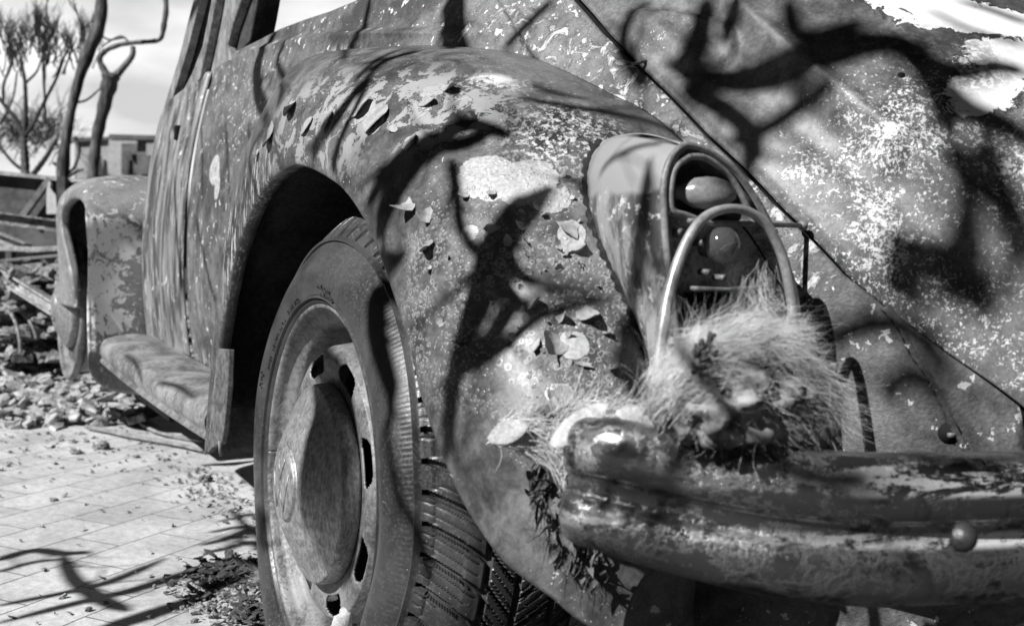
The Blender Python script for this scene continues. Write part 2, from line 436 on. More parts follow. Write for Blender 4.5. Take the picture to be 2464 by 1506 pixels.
# --- wheels
def wheel(c, tyre_on, n=400):
    cx, cy, cz = c
    rim_m = M_rim; mb = MB()
    prof = [(.2235, -.012), (.226, -.006), (.2262, .002), (.2235, .008), (.2195, .008), (.2165, .002), (.2145, -.008), (.2085, -.014), (.2015, -.020), (.1985, -.032), (.1975, -.055), (.190, -.068), (.186, -.080), (.184, -.092), (.181, -.095), (.1785, -.085), (.176, -.045), (.172, -.020), (.165, -.008), (.155, -.004), (.145, -.004), (.135, -.006), (.118, -.010), (.05, -.010), (.002, -.010)]
    # refine the disc between r .178 and .14 for slots
    P2 = []
    for i in range(len(prof)-1):
        a, b = prof[i], prof[i+1]; k = 7 if .130 < a[0] < .179 else 2
        for t in range(k): P2.append((a[0]+(b[0]-a[0])*t/k, a[1]+(b[1]-a[1])*t/k))
    P2.append(prof[-1]); o = len(mb.v); mb.revolve(P2, c, n)
    nf = []
    for f in mb.f:
        q = sum((Vector(mb.v[i]) for i in f), Vector())/len(f)-Vector(c); r = math.hypot(q.x, q.z); a = math.atan2(q.z, q.x)
        s = ((a-R(160))/(2*math.pi/8)+.5) % 1-.5
        arc = s*2*math.pi/8*r
        inside = (max(0, abs(arc)-.017)**2+(r-.1505)**2) < .0125**2 if r > .1 else False
        if not inside: nf.append(f)
    mb.f = nf
    w = mb.build('wheel', rim_m, car, solid=.003, off=-1)
    m2 = MB(); m2.revolve([(.17, -.075), (.13, -.06), (.02, -.06)], c, 64); m2.build('brake_drum', BLACK, w)
    # hub cap
    hm = MB()
    hp = [(.121, -.009), (.1235, -.007), (.1240, .002), (.1232, .010), (.1215, .0145), (.1195, .0160), (.1165, .0170), (.106, .0215), (.085, .034), (.060, .0465), (.052, .0495), (.0485, .0480), (.046, .0465), (.0445, .0480), (.043, .0515), (.040, .0535), (.02, .0555), (.001, .0560)]
    P3 = []
    for i in range(len(hp)-1):
        for t in range(3): P3.append(tuple(hp[i][k]+(hp[i+1][k]-hp[i][k])*t/3 for k in (0, 1)))
    P3.append(hp[-1])
    def hf(a, r, y):
        d = -.004*math.exp(-(((a-1.2)/.5)**2+((r-.11)/.03)**2))
        return Vector((cx+r*math.cos(a), cy+y+d, cz+r*math.sin(a)))
    hm.revolve(P3, c, 120, hf)
    cap = hm.build('hub_cap', M_cap, w)
    em = MB()
    def st(a, b, rr=.0022):
        em.tube([Vector((cx-q[0], cy+.0557-.9*(q[0]**2+q[1]**2), cz+q[1])) for q in (a, ((a[0]+b[0])/2, (a[1]+b[1])/2), b)], [rr*.5, rr*.7, rr*.5], 6)
    st((-.013, .034), (0, .006)); st((.013, .034), (0, .006))
    st((-.031, .018), (-.014, -.030)); st((-.014, -.030), (0, -.004)); st((0, -.004), (.014, -.030)); st((.014, -.030), (.031, .018))
    em.build('emblem', M_cap, cap)
    if not tyre_on: return w
    # wheel bolt heads and valve under the cap
    for a in (R(-62), R(-128)):
        bm_ = MB(); q = Vector((cx+.160*math.cos(a), cy-.040, cz+.160*math.sin(a)))
        bm_.tube([q+Vector((0, -.01, 0)), q+Vector((0, .012, 0))], .010, 6); bm_.build('wheel_weight', M_rim, w, smooth=False, bevel=.001)
    sp_ = MB(); q = lambda x, z, y=-.012: Vector((cx+x, cy+y, cz+z))
    sp_.tube(catmull([q(-.085, -.135), q(-.088, -.150, -.005), q(-.075, -.170, .002), q(-.062, -.195, .004), q(-.05, -.21, .006)], 16), [.008, .010, .009, .012, .014, .012, .01, .01, .012, .014, .013, .012, .012, .012, .012, .01], 8)
    sp_.build('torn_strip', M_flake0, w)
    # ---- tyre
    N = 1500; T = MB()
    NB = 62
    prof = [(.2175, -.004), (.222, .004), (.226, .011), (.2275, .0125), (.2285, .009), (.2295, .0095), (.231, .0160), (.2325, .0165), (.234, .0130)]
    def side_y(r): t = min(1, (r-.234)/.068); return .0140-.022*t*t+.009*math.sin(math.pi*t)
    prof += [(r, side_y(r)) for r in np.linspace(.237, .302, 20)]
    ysh = prof[-1][1]
    prof += [(.3032, ysh+.0034), (.3062, ysh+.0034), (.3075, ysh-.0015)]
    wall_n = len(prof)
    sh = [(.3085+.0375*math.sin(t*math.pi/2)**.9, ysh-.004-.055*t) for t in np.linspace(0, 1, 22)]
    yt = ysh-.0605
    tread = [(.346+.003*(1-((y+.12)/.055)**2), y) for y in np.linspace(yt, -.172, 52)]
    back = [(.335, -.185), (.30, -.195), (.26, -.20), (.22, -.185)]
    prof = prof+sh+tread+back
    grooves = ((-.075, .0040), (-.113, .0036), (-.150, .0036))
    def tf(a, r, y):
        rr = r; yy = y
        onT = r > .3088 and y > -.176
        if onT:
            dep = 0
            for g0, gw in grooves:
                if abs(y-g0) < gw: dep = .0085
            # shoulder lateral slots, skewed; inner ribs get alternate slots
            k = 0 if y > -.075 else (1 if y > -.113 else 2)
            ph = (a*NB/(2*math.pi)+(y*16 if k == 0 else y*30 if k == 1 else -y*24)+k*.37) % 1
            w_ = .17 if k == 0 else .12
            if ph < w_ : dep = max(dep, .0085 if k == 0 else .006)
            sp = (ph*3) % 1
            if k == 0 and sp < .09 and .25 < ph and y > -.066: dep = max(dep, .0022)
            if k and abs(sp-.5) < .07: dep = max(dep, .003)
            if abs(y-(ysh-.014)) < .0014 and k == 0 and .25 < ph < .9: dep = max(dep, .002)
            fade = smst(.3085, .3125, r)
            rr -= dep*fade; yy -= dep*.6*(1-smst(.315, .331, r))*fade
        side = smst(.236, .262, r)*(1-smst(.300, .330, r))
        aa = (a+math.pi*2.5) % (2*math.pi)   # 0 at the bottom
        aa = aa if aa < math.pi else aa-2*math.pi
        bul = smst(.238, .275, r)*(1-smst(-.10, -.17, y) if y < 0 else 1)
        yy += bul*(.026*math.exp(-((aa+.75)/.85)**2)+.010*math.exp(-(aa/.5)**2))
        if .291 < r < .3005 and y > -.03: yy += .00018*(1 if math.sin(a*330) > 0 else -1)*smst(R(120), R(135), a)*(1-smst(R(235), R(245), a))
        if y > -.05: yy += smst(.236, .262, r)*(.0030*math.sin(aa*9)*math.exp(-((aa+1.1)/.6)**2)+.0018*math.sin(a*5))
        p = Vector((cx+rr*math.cos(a), cy+yy, cz+rr*math.sin(a)))
        if p.z < .06 and y > -.02: p.y += (.06-p.z)*.25*smst(.25, .3, r)
        if p.z < .003: p.z = .003+.001*math.sin(a*40)
        return p
    T.revolve(prof, c, N, tf)
    ty = T.build('tyre', M_tyre, w, angle=50)
    # raised lettering round the sidewall
    def letters(txt, size, r0_, a_mid, flip=1, ext=.0026, outline=False):
        cu = bpy.data.curves.new('t', 'FONT'); cu.body = txt; cu.size = size; cu.extrude = ext*.5; cu.align_x = 'CENTER'; cu.space_character = 1.12
        to = bpy.data.objects.new('t', cu); COL.objects.link(to); bpy.context.view_layer.update()
        me = bpy.data.meshes.new_from_object(to.evaluated_get(bpy.context.evaluated_depsgraph_get()))
        bm = bmesh.new(); bm.from_mesh(me)
        bmesh.ops.subdivide_edges(bm, edges=[e for e in bm.edges if e.calc_length() > size*.15], cuts=3)
        for q in bm.verts:
            r = r0_+q.co.y; a = a_mid-(-q.co.x)/r0_*flip*-1
            a = a_mid+q.co.x/r0_
            p = tf(a, r, side_y(r)); q.co = p+Vector((0, q.co.z+ext*.35+(.0016 if size > .03 else 0), 0))
        bm.to_mesh(me); bm.free(); me.materials.clear(); me.materials.append(M_tyre)
        bpy.data.objects.remove(to); me.name = 'lettering'
        o = bpy.data.objects.new('lettering', me); COL.objects.link(o); o.parent = w
        return o
    # seen from outside the text advances with the angle; its top points away from the hub
    letters('STEEL BELTED RADIAL TUBELESS', .0102, .2335, R(50))
    letters('M+S', .0125, .2465, R(24)); letters('MAX LOAD', .0085, .243, R(97)); letters('MAX PRESS', .0085, .2335, R(98))
    letters('S', .050, .2535, R(205)); letters('B', .050, .2535, R(217))
    return w
def cap_mat():
    n = NT('hub_cap_metal', .42, .35); v = n.map((60, 60, 14)); a = n.noise(5, 6, .7, .2, v); b = n.noise(90, 4, .7)
    c = n.noise(9, 4, .6)
    f = n.mr(n.ma('ADD', n.ma('MULTIPLY', a, .6), n.ma('MULTIPLY', b, .4)), .36, .66)
    return n.out(n.mix(n.mr(c, .35, .7), n.mix(f, .16, .48), n.mix(f, .11, .38)), bump=f, bstr=.25, bdist=.0006, rough=n.mr(f, 0, 1, .5, .35))
M_cap = cap_mat()
M_flake0 = plain('torn_strip', .2, .55, 40, .7, bump=.6)
def rim_mat():
    n = NT('wheel_steel', .5, .15); a = n.noise(12, 6, .7, .4); b = n.noise(120, 4, .7); s = n.vor(70)
    f = n.mr(n.ma('ADD', n.ma('MULTIPLY', a, .6), n.ma('MULTIPLY', b, .4)), .38, .62)
    col = n.mix(f, .07, .26)
    col = n.mix(n.mr(s, .12, .05), col, .05)
    return n.out(col, bump=n.ma('ADD', f, n.ma('MULTIPLY', s, .5)), bstr=.5, bdist=.0012)
M_rim = rim_mat()
def tyre_mat():
    n = NT('tyre_rubber', .55, 0, .45); a = n.noise(9, 5, .6, .3); b = n.noise(260, 3, .7); d = n.vor(160)
    f = n.mr(a, .35, .7)
    col = n.mix(f, .026, .078); col = n.mix(n.mr(b, .5, .8), col, .10)
    dots = n.ma('MULTIPLY', n.mr(d, .10, .04), n.mr(n.noise(14, 3), .5, .62)); col = n.mix(dots, col, .6)
    return n.out(col, bump=b, bstr=.25, bdist=.0006, rough=n.mr(b, .3, .8, .30, .6))
M_tyre = tyre_mat()
WC = (-.012, .735, .298)
rw = wheel(WC, True)
_m = Matrix.Translation(WC) @ Matrix.Rotation(R(-3.0), 4, 'Z') @ Matrix.Diagonal((1.055, 1, 1.055, 1)) @ Matrix.Translation(-Vector(WC))     # the wheel is toed slightly in
for o_ in [rw]+list(rw.children_recursive): o_.data.transform(_m)
bpy.context.view_layer.update()
fw = wheel((2.26, .70, .385), False, 120)

# --- bumper
def bumper():
    path = catmull([(-.628, .766), (-.65, .763), (-.68, .745), (-.715, .705), (-.76, .645), (-.80, .555), (-.826, .44), (-.845, .30), (-.855, .1), (-.86, -.15), (-.855, -.5)], 160)
    prof = [(-.045, .052), (-.030, .059), (-.014, .0605), (-.004, .058), (.003, .051), (.0065, .042), (.008, .030), (.0075, .020), (.005, .013), (.000, .009), (-.0025, .005), (-.003, -.004), (-.0015, -.009), (.004, -.0125), (.0085, -.019), (.010, -.030), (.0085, -.042), (.004, -.050), (-.004, -.056), (-.020, -.058)]
    pr = [tuple(q) for q in catmull(prof, 60)]
    mb = MB(); rows = []
    for i, p in enumerate(path):
        t = path[min(i+1, 159)]-path[max(i-1, 0)]; t = t/np.linalg.norm(t); nx, ny = -(-t[1]), -t[0]
        nx, ny = t[1], -t[0]
        s = i/159
        endk = smst(0, .045, s); sc = .88+.16*smst(.0, .6, s)
        if nx*(-1)+ny*1 < 0: nx, ny = -nx, -ny
        zc = .427-.022*smst(.12, .50, s)
        rows.append([Vector((p[0]+nx*o*(.6+.4*endk), p[1]+ny*o*(.6+.4*endk), zc+z*sc*(.9+.1*math.sqrt(endk)))) for o, z in pr])
    mb.grid(rows); return mb, path
bmb, bpath = bumper(); bump_o = bmb.build('bumper', None, car, solid=.003)
M_boltm = plain('sooty_bolt', .03, .12, 60, .35, .5, bump=.4)
# bumper bolt (round head) and its washer
bp = at(2312, 1292, x=-.862); m = MB()
rows = []
for k in range(9):
    a = k/8*math.pi/2; rows.append([bp+Vector((-.0115*math.sin(a), .0108*math.cos(a)*math.cos(t), .0108*math.cos(a)*math.sin(t))) for t in [2*math.pi*i/20 for i in range(20)]])
m.grid(rows, True); o_ = m.build('bolt', M_boltm, bump_o)
# --- mud flap strip at the front foot of the rear fender
m = MB()
m.prism([at(a, b, y=.775) for a, b in ((521, 838), (550, 841), (547, 930), (538, 1030), (531, 1068), (512, 1076), (499, 1090), (505, 1000), (514, 920))], (0, -.010, 0))
m.build('mud_flap', plain('scorched_rubber', .03, .2, 60, .6, bump=.6), car, smooth=False, bevel=.002)
m = MB(); m.tube([at(529, 1060, y=.775), at(532, 1096, y=.77)], .0035, 8); m.build('flap_screw', M_rim, car)

# --- tail light
def nearest_outline(px):
    out = []
    for a, b in px:
        l, n = hit(a, b); out.append((l, n))
    return out
GB = nearest_outline([(1445, 348), (1424, 372), (1412, 410), (1410, 455), (1418, 510), (1434, 560), (1455, 610), (1478, 660), (1504, 715), (1530, 775), (1552, 830), (1566, 880), (1572, 940)])
FX = lambda z: -.585-.07*(.72-z)*.9          # the lamp face leans slightly
def onface(px, py):
    x = -.59
    for _ in range(6):
        p = at(px, py, x=x); x = FX(p.z)
    return p
FACE_L = [onface(*q) for q in ((1640, 352), (1615, 375), (1600, 410), (1594, 450), (1594, 500), (1597, 560), (1603, 620), (1610, 680), (1617, 740), (1625, 800), (1633, 860), (1640, 920), (1648, 990))]
FACE_R = [onface(*q) for q in ((1662, 352), (1700, 365), (1740, 392), (1775, 425), (1805, 465), (1835, 515), (1860, 565), (1882, 620), (1900, 680), (1914, 740), (1924, 800), (1930, 870), (1930, 990))]
mb = MB(); A = catmull([g[0] for g in GB], 60); B = catmull(FACE_L, 60); Cc = catmull(FACE_R, 60); rows = []
for i in range(60):
    a, b, c = Vector(A[i]), Vector(B[i]), Vector(Cc[i])
    row = []
    for k in range(24):
        t = k/23; q = a.lerp(b, t); q += Vector((.0, .35, .18)).normalized()*.016*math.sin(t*math.pi)
        row.append(q)
    # rounded shoulder then across the right flank back to the body
    row += [b+Vector((-.003, -.002, 0)), b+Vector((-.004, -.006, 0))]
    rows.append(row)
mb.grid(rows)
o = len(mb.v); rows = []
for i in range(60):                                   # inboard flank
    c = Vector(Cc[i]); rows.append([c+Vector((-.004, .006, 0)), c+Vector((-.003, .002, 0)), c+Vector((0.02, -.006, .004)), c+Vector((.09, -.018, .012)), c+Vector((.20, -.03, .01))])
mb.grid(rows)
# roof of the housing
rows = []
a, b, c = Vector(A[0]), Vector(B[0]), Vector(Cc[0])
for t in [k/11 for k in range(12)]:
    f0 = b.lerp(c, t); g0 = a.lerp(c+Vector((.20, -.03, .01)), t)
    rows.append([g0.lerp(f0, k/11)+Vector((0, 0, .010*math.sin(k/11*math.pi)+.002)) for k in range(12)])
mb.grid(rows)
tl = mb.build('tail_light', None, car, solid=.0012)
# gasket bead
m = MB(); rr = [.0045+.0016*math.sin(i*1.7)+.0012*math.sin(i*.6) for i in range(90)]
m.tube([Vector(q) for q in catmull([g[0]+g[1]*.002 for g in GB], 90)], rr, 10); m.build('lamp_gasket', RUBBER, tl)
# lamp face plate with an upper chamber and a lower reflector
def fpoly(px, mat, name, push=0, th=.003, par=None):
    P = [onface(*q)+Vector((push, 0, 0)) for q in px]; mb = MB(); mb.prism(P, (th, 0, 0)); return mb.build(name, mat, par or tl, smooth=False)
rimf = MB()
up_in = [(1655, 378), (1625, 398), (1612, 430), (1608, 480), (1616, 508), (1650, 520), (1690, 534), (1735, 538), (1775, 540), (1805, 534), (1790, 492), (1768, 450), (1740, 415), (1705, 388), (1680, 378)]
Ui = catmull([onface(*q) for q in up_in+up_in[:1]], 80)
rimf.tube([Vector(q)+Vector((-.003, 0, 0)) for q in Ui], .0032, 8, cap=False)
lamp_rim_o = None
outer = catmull([Vector(q) for q in [FACE_L[k] for k in (12, 9, 6, 4, 3, 2, 1, 0)]+[FACE_R[k] for k in (0, 1, 2, 3, 4, 5, 7, 9, 12)]], 80)
rimf.tube([Vector(q)+Vector((-.002, 0, 0)) for q in outer], .0035, 8, cap=False)
# flange of the face: strip between upper chamber rim and outer rim
Uc = Vector(sum((Vector(q) for q in Ui), Vector())/len(Ui))
# backing plates
def plate(px, push, mat, name, par=None):
    P = [onface(*q)+Vector((push, 0, 0)) for q in px]; mb = MB()
    mb.add(P, [tuple(range(len(P)))]); return mb.build(name, mat, par or tl, smooth=False, solid=.001)
# upper chamber bowl
bowl = MB(); rows = []
for k in range(10):
    t = k/9
    rows.append([Vector(q).lerp(Uc, t*.92)+Vector((.030*math.sin(min(1, t*1.8)*math.pi/2), 0, 0)) for q in Ui])
bowl.grid(rows)
LOW = [(1600, 512), (1650, 524), (1690, 538), (1735, 542), (1790, 544), (1838, 540), (1862, 575), (1884, 625), (1902, 690), (1914, 750), (1924, 820), (1926, 900), (1920, 990), (1650, 990), (1640, 920), (1628, 820), (1616, 740), (1608, 660), (1602, 580)]
Li = catmull([onface(*q) for q in LOW+LOW[:1]], 100); Lc = onface(1750, 740); low = MB(); rows = []
for k in range(12):
    t = k/11; rows.append([Vector(q).lerp(Lc, t*.94)+Vector((.022*math.sin(min(1, t*2.2)*math.pi/2), 0, 0)) for q in Li])
low.grid(rows)
# upper flange around bowl
fl = MB(); Oi = catmull([onface(*q) for q in ((1680, 366), (1612, 385), (1600, 430), (1596, 490), (1604, 516), (1650, 528), (1690, 541), (1735, 545), (1790, 546), (1832, 540), (1818, 494), (1790, 448), (1760, 410), (1720, 378), (1690, 366), (1680, 366))], 80)
fl.grid([[Vector(q)+Vector((.0005, 0, 0)) for q in Oi], [Vector(q) for q in Ui]])
# bulbs
def bulb(px, py, rad, ln, push, mat, name, clear=False, axis=(-1, 0, 0)):
    c = onface(px, py)+Vector((push, 0, 0)); mb = MB(); ax = Vector(axis).normalized(); e1 = ax.orthogonal().normalized(); e2 = ax.cross(e1)
    prof = [(0, .45), (.006/ln, .5), (.15, .62), (.3, .9), (.5, 1.0), (.65, .98), (.8, .82), (.9, .6), (.965, .36), (.985, .3), (1.0, .03)] if not clear else [(0, .4), (.08, .45), (.2, .75), (.4, .97), (.55, 1), (.7, .93), (.85, .7), (.95, .38), (1, .02)]
    rows = [[c+ax*t*ln+(e1*math.cos(a)+e2*math.sin(a))*rad*r for a in [2*math.pi*i/28 for i in range(28)]] for t, r in prof]
    mb.grid(rows, True); return mb.build(name, mat, tl), c
M_glass = NT('bulb_glass', .04, 0, .6); M_glass.b.inputs['Transmission Weight'].default_value = .93
M_glass = M_glass.out(.8)
M_amber = plain('coated_bulb', .16, .3, 40, .22, bump=.15, spec=.7)
housing_m = plain('lamp_housing_steel', .10, .42, 16, .5, .1, bump=.35)
M_lampin = plain('lamp_inside', .06, .5, 45, .7, bump=.6, bdist=.002)
rimf.build('lamp_rim', housing_m, tl); bowl.build('lamp_chamber', plain('lamp_chamber', .02, .16, 60, .7, bump=.5, bdist=.002), tl)
low.build('reflector', M_lampin, tl); fl.build('lamp_face', housing_m, tl, solid=.001)
bulb(1640, 462, .0150, .056, .010, M_amber, 'bulb', axis=(-.50, -.80, .02))
bulb(1733, 592, .0170, .034, .012, M_glass, 'bulb', True, axis=(-.9, .1, .05))
m = MB(); c = onface(1733, 592)
m.tube([c+Vector((-.004, .004, -.004)), c+Vector((-.012, .006, 0)), c+Vector((-.013, -.004, .003)), c+Vector((-.004, -.006, -.003))], .0006, 5); m.build('filament', M_rim, tl)
# sockets and bracket below
m = MB(); m.tube([c+Vector((.02, 0, 0)), c+Vector((.004, 0, 0))], .011, 16); m.build('bulb_socket', M_rim, tl)
m = MB(); m.tube([onface(1642, 692)+Vector((-.012, 0, 0)), onface(1725, 696)+Vector((-.014, 0, 0)), onface(1812, 690)+Vector((-.012, 0, 0))], .0022, 8)
m.box(onface(1725, 700)+Vector((-.004, 0, 0)), .018, .055, .0018); m.build('lamp_shelf', M_rim, tl)
slot = fpoly(((1660, 705), (1800, 700), (1790, 770), (1740, 775), (1680, 770)), BLACK, 'cable_opening', .004, .004)
slot2 = fpoly(((1631, 745), (1648, 745), (1652, 860), (1638, 862)), BLACK, 'lamp_slot', .002, .004)
for a, b, r in ((1635, 560, .004), (1690, 585, .0035), (1704, 655, .003), (1740, 668, .003), (1862, 560, .004)):
    q = onface(a, b); m = MB(); m.tube([q+Vector((.012, 0, 0)), q+Vector((-.002, 0, 0))], r, 10); m.build('lamp_screw', M_rim, tl)
# loose ring hanging in front of the lamp
RX = lambda z: -.625-.12*(.66-z)
def onring(px, py):
    x = -.63
    for _ in range(6): p = at(px, py, x=x); x = RX(p.z)
    return p
ring_px = [(1582, 1000), (1584, 930), (1588, 850), (1598, 770), (1614, 690), (1640, 610), (1675, 545), (1715, 512), (1765, 502), (1812, 515), (1850, 550), (1880, 610), (1898, 680), (1909, 750), (1915, 830), (1917, 900), (1915, 1000)]
m = MB(); m.tube([Vector(q) for q in catmull([onring(*q) for q in ring_px], 120)], [.0040+.0016*abs(math.cos(i/120*math.pi)) for i in range(120)], 12)
m.build('trim_ring', plain('chrome_ring', .3, .6, 30, .35, .45, bump=.2), tl)
# thin rod from the lamp to the lid gap
m = MB(); A_ = onface(1640, 532)+Vector((-.010, 0, 0)); B_ = bhit(1920, 553)+Vector((-.010, .004, .004))
m.tube([A_, A_.lerp(B_, .4)+Vector((0, 0, -.001)), B_], .0026, 8)
rws = []
for k in range(9):
    a = k/8*math.pi; rws.append([B_+Vector((.0055*math.cos(a), .0055*math.sin(a)*math.cos(t), .0055*math.sin(a)*math.sin(t))) for t in [2*math.pi*i/12 for i in range(12)]])
m.grid(rws, True); m.build('reflector_rod', M_rim, tl)
# weather wire lying down the body below the lamp
m = MB(); m.tube([Vector(q) for q in catmull([onface(1776, 540)+Vector((-.004, 0, 0)), onface(1800, 575)+Vector((-.006, 0, 0)), onface(1845, 640)+Vector((-.003, 0, 0)), onface(1880, 710)+Vector((-.003, 0, 0)), onface(1905, 800)+Vector((-.003, 0, 0))], 30)], .0011, 6); m.build('lamp_wire', BLACK, tl)

# ------------------------------------------------------------------ car paint materials
def gloc(px, py): return tuple(bhit(px, py))
def paint_base(n, lo, hi, sc=7, fine=220):
    a = n.noise(sc, 6, .62, .6); b = n.noise(fine, 3, .6); c = n.noise(sc*5, 5, .65, .5)
    f = n.mr(n.ma('ADD', n.ma('MULTIPLY', a, .55), n.ma('MULTIPLY', c, .45)), .36, .64)
    col = n.mix(f, lo, hi)
    col = n.ma('MULTIPLY', col, n.mr(b, .3, .7, .82, 1.2))
    return col, b, c
# fender
n = NT('fender_paint', .5, .1, .4)
col, fine, med = paint_base(n, .045, .19, 6)
wv = n.warp(.02, 30)
wv2 = n.warp(.035, 45, det=5)
# blisters: two sizes of rings
flank = n.mx(n.blob(fp(1300, 640), (.16, .15, .19), .45), n.blob(fp(1120, 650), (.12, .12, .18), .5), n.blob(fp(1400, 850), (.12, .12, .14), .5))
d1 = n.vor(185, 'F1', v=n.warp(.006, 90)); e1 = n.vor(112, 'F1', v=n.warp(.010, 60))
sel1 = n.mr(n.noise(22, 3), .40, .52); 
ring1 = n.ma('MULTIPLY', n.mr(d1, .26, .33), n.mr(d1, .46, .38)); ring2 = n.ma('MULTIPLY', n.mr(e1, .22, .29), n.mr(e1, .42, .34))
core = n.mr(d1, .40, .2)
sel2 = n.mr(n.noise(16, 3), .50, .58)
ring = n.ma('MULTIPLY', flank, n.mx(n.ma('MULTIPLY', ring1, sel1), n.ma('MULTIPLY', ring2, sel2)))
col = n.mix(n.ma('MULTIPLY', ring, .55), col, .48)
col = n.mix(n.ma('MULTIPLY', n.ma('MULTIPLY', flank, sel1), n.ma('MULTIPLY', core, .35)), col, .30)
# peeled paint islands (thin lighter top coat with hard ragged edge)
def island(c, r, thr=.5, wob=.35, sc=38):
    b = n.blob(c, r, 1.0); q = n.ma('ADD', b, n.ma('MULTIPLY', n.ma('SUBTRACT', n.noise(sc, 6, .65, .8), .5), wob*2))
    return n.mr(q, thr-.02, thr+.02)
isl = None
for (a, b, r) in ((1160, 420, .062), (1185, 455, .034), (1275, 440, .066), (1320, 475, .045), (1375, 560, .030), (1375, 590, .022), (900, 300, .030), (990, 262, .02), (985, 340, .015), (1010, 265, .03), (870, 260, .05), (780, 300, .05), (1380, 830, .03), (1040, 220, .03), (1100, 250, .035), (1130, 560, .02), (1345, 950, .025)):
    k = island(fp(a, b), r); isl = k if isl is None else n.ma('MAXIMUM', isl, k)
col = n.mix(isl, col, n.mix(n.mr(fine, .35, .65), .36, .5))
# dark soot/blister crust across the shoulder, bright ash fringe beneath it
crust = n.ma('MULTIPLY', n.mx(n.blob(fp(1290, 300), (.15, .10, .06), .7), n.blob(fp(1180, 285), (.10, .08, .05), .7), n.blob(fp(1400, 330), (.08, .08, .04), .7)), n.mr(n.noise(55, 6, .7, .5), .40, .52))
col = n.mix(crust, col, .035)
fr = n.ma('MULTIPLY', n.mx(n.blob(fp(1340, 355), (.12, .08, .05), .8), n.blob(fp(1180, 200), (.10, .06, .02), .8), n.blob(fp(1380, 300), (.12, .08, .05), .9)), n.mr(n.noise(150, 5, .75), .50, .56))
col = n.mix(fr, col, .62)
bright = n.ma('MULTIPLY', n.blob(fp(1190, 190), (.05, .03, .012), .8), n.mr(n.noise(60, 5, .7), .42, .5)); col = n.mix(bright, col, .8)
# speckle everywhere + shoulder flakes
sp = n.vor(150, v=wv2); spk = n.ma('MULTIPLY', n.mr(sp, .16, .10), n.mr(n.noise(9, 4), .46, .6)); col = n.mix(spk, col, .7)
pe = n.vor(26, 'F1', 'Color', v=wv2)
sh_zone = n.mx(n.blob(fp(760, 300), (.22, .1, .12), .6), n.blob(fp(1000, 250), (.2, .15, .08), .6))
shf = n.ma('MULTIPLY', sh_zone, n.mr(n.ma('ADD', n.noise(30, 6, .7, .6), n.ma('MULTIPLY', pe, .12)), .56, .575))
col = n.mix(n.ma('MULTIPLY', shf, .8), col, .40)
edge = n.ma('MULTIPLY', sh_zone, n.ma('MULTIPLY', n.mr(n.ma('ADD', n.noise(30, 6, .7, .6), n.ma('MULTIPLY', pe, .12)), .545, .558), n.mr(n.ma('ADD', n.noise(30, 6, .7, .6), n.ma('MULTIPLY', pe, .12)), .575, .562)))
col = n.mix(edge, col, .03)
# worn streaks round the arch edge
arch = n.mx(n.blob(fp(620, 470), (.10, .03, .10), .5), n.blob(fp(560, 640), (.06, .02, .15), .5))
stk = n.mr(n.noise(40, 5, .7, 0, n.map((4, 4, .6))), .52, .6); col = n.mix(n.ma('MULTIPLY', arch, stk), col, .5)
hgt = n.ma('ADD', n.ma('MULTIPLY', isl, 1.2), n.ma('ADD', n.ma('MULTIPLY', n.ma('MULTIPLY', flank, n.ma('MULTIPLY', core, sel1)), 1.0), n.ma('ADD', n.ma('MULTIPLY', shf, 1.), n.ma('MULTIPLY', crust, n.noise(120, 4)))))
M_fender = n.out(col, bump=hgt, bstr=.8, bdist=.0014, rough=n.mr(med, .3, .7, .30, .52), bump2=(fine, .16, .0006))
fender.data.materials.append(M_fender)

# body side/shoulder
n = NT('body_paint', .5, .1, .4)
col, fine, med = paint_base(n, .06, .22, 6)
wv2 = n.warp(.03, 50, det=5)
fk = n.noise(34, 7, .72, 1.0)
rear = n.mx(n.blob(gloc(1330, 60), (.30, .2, .14), .6), n.blob(gloc(1560, 250), (.14, .14, .1), .6), n.blob(gloc(1900, 560), (.1, .1, .1), .5))
q = n.ma('MULTIPLY', rear, n.mr(fk, .545, .56)); col = n.mix(n.ma('MULTIPLY', q, .8), col, .42)
q2 = n.ma('MULTIPLY', rear, n.mr(fk, .60, .63)); col = n.mix(q2, col, .66)
ed = n.ma('MULTIPLY', rear, n.ma('MULTIPLY', n.mr(fk, .53, .54), n.mr(fk, .556, .546))); col = n.mix(ed, col, .03)
sp = n.vor(75, v=wv2)
z1 = n.mx(n.blob(gloc(570, 290), (.22, .2, .12), .6), n.blob(gloc(540, 200), (.15, .2, .08), .7))
spk = n.ma('MULTIPLY', z1, n.ma('MULTIPLY', n.mr(sp, .30, .2), n.mr(n.noise(26, 3), .42, .55))); col = n.mix(n.ma('MULTIPLY', spk, .85), col, .6)
wh1 = n.mx(n.blob(gloc(516, 410), (.05, .05, .045), .6), n.blob(gloc(522, 450), (.03, .05, .05), .8))
wh1 = n.mr(n.ma('ADD', wh1, n.ma('MULTIPLY', n.ma('SUBTRACT', n.noise(40, 5), .5), .9)), .45, .55)
dk = n.blob(gloc(510, 470), (.022, .05, .03), .5)
col = n.mix(n.ma('MULTIPLY', wh1, n.mr(n.noise(120, 5, .7), .3, .6, .35, 1.)), col, .55); col = n.mix(dk, col, .08)
dr = n.ma('MULTIPLY', n.mx(n.blob(gloc(790, 180), (.16, .2, .06), .7), n.blob(gloc(800, 200), (.08, .2, .05), .8)), n.mr(n.noise(30, 6, .7, .4, n.map((2.2, 2.2, .8))), .50, .56)); col = n.mix(dr, col, .75)
low = n.ma('MULTIPLY', n.mx(n.blob(gloc(480, 640), (.05, .2, .16), .7), n.blob(gloc(500, 880), (.1, .1, .05), .7)), n.mr(n.noise(12, 5, .6, 0, n.map((5, 5, .7))), .45, .6)); col = n.mix(n.ma('MULTIPLY', low, .7), col, .5)
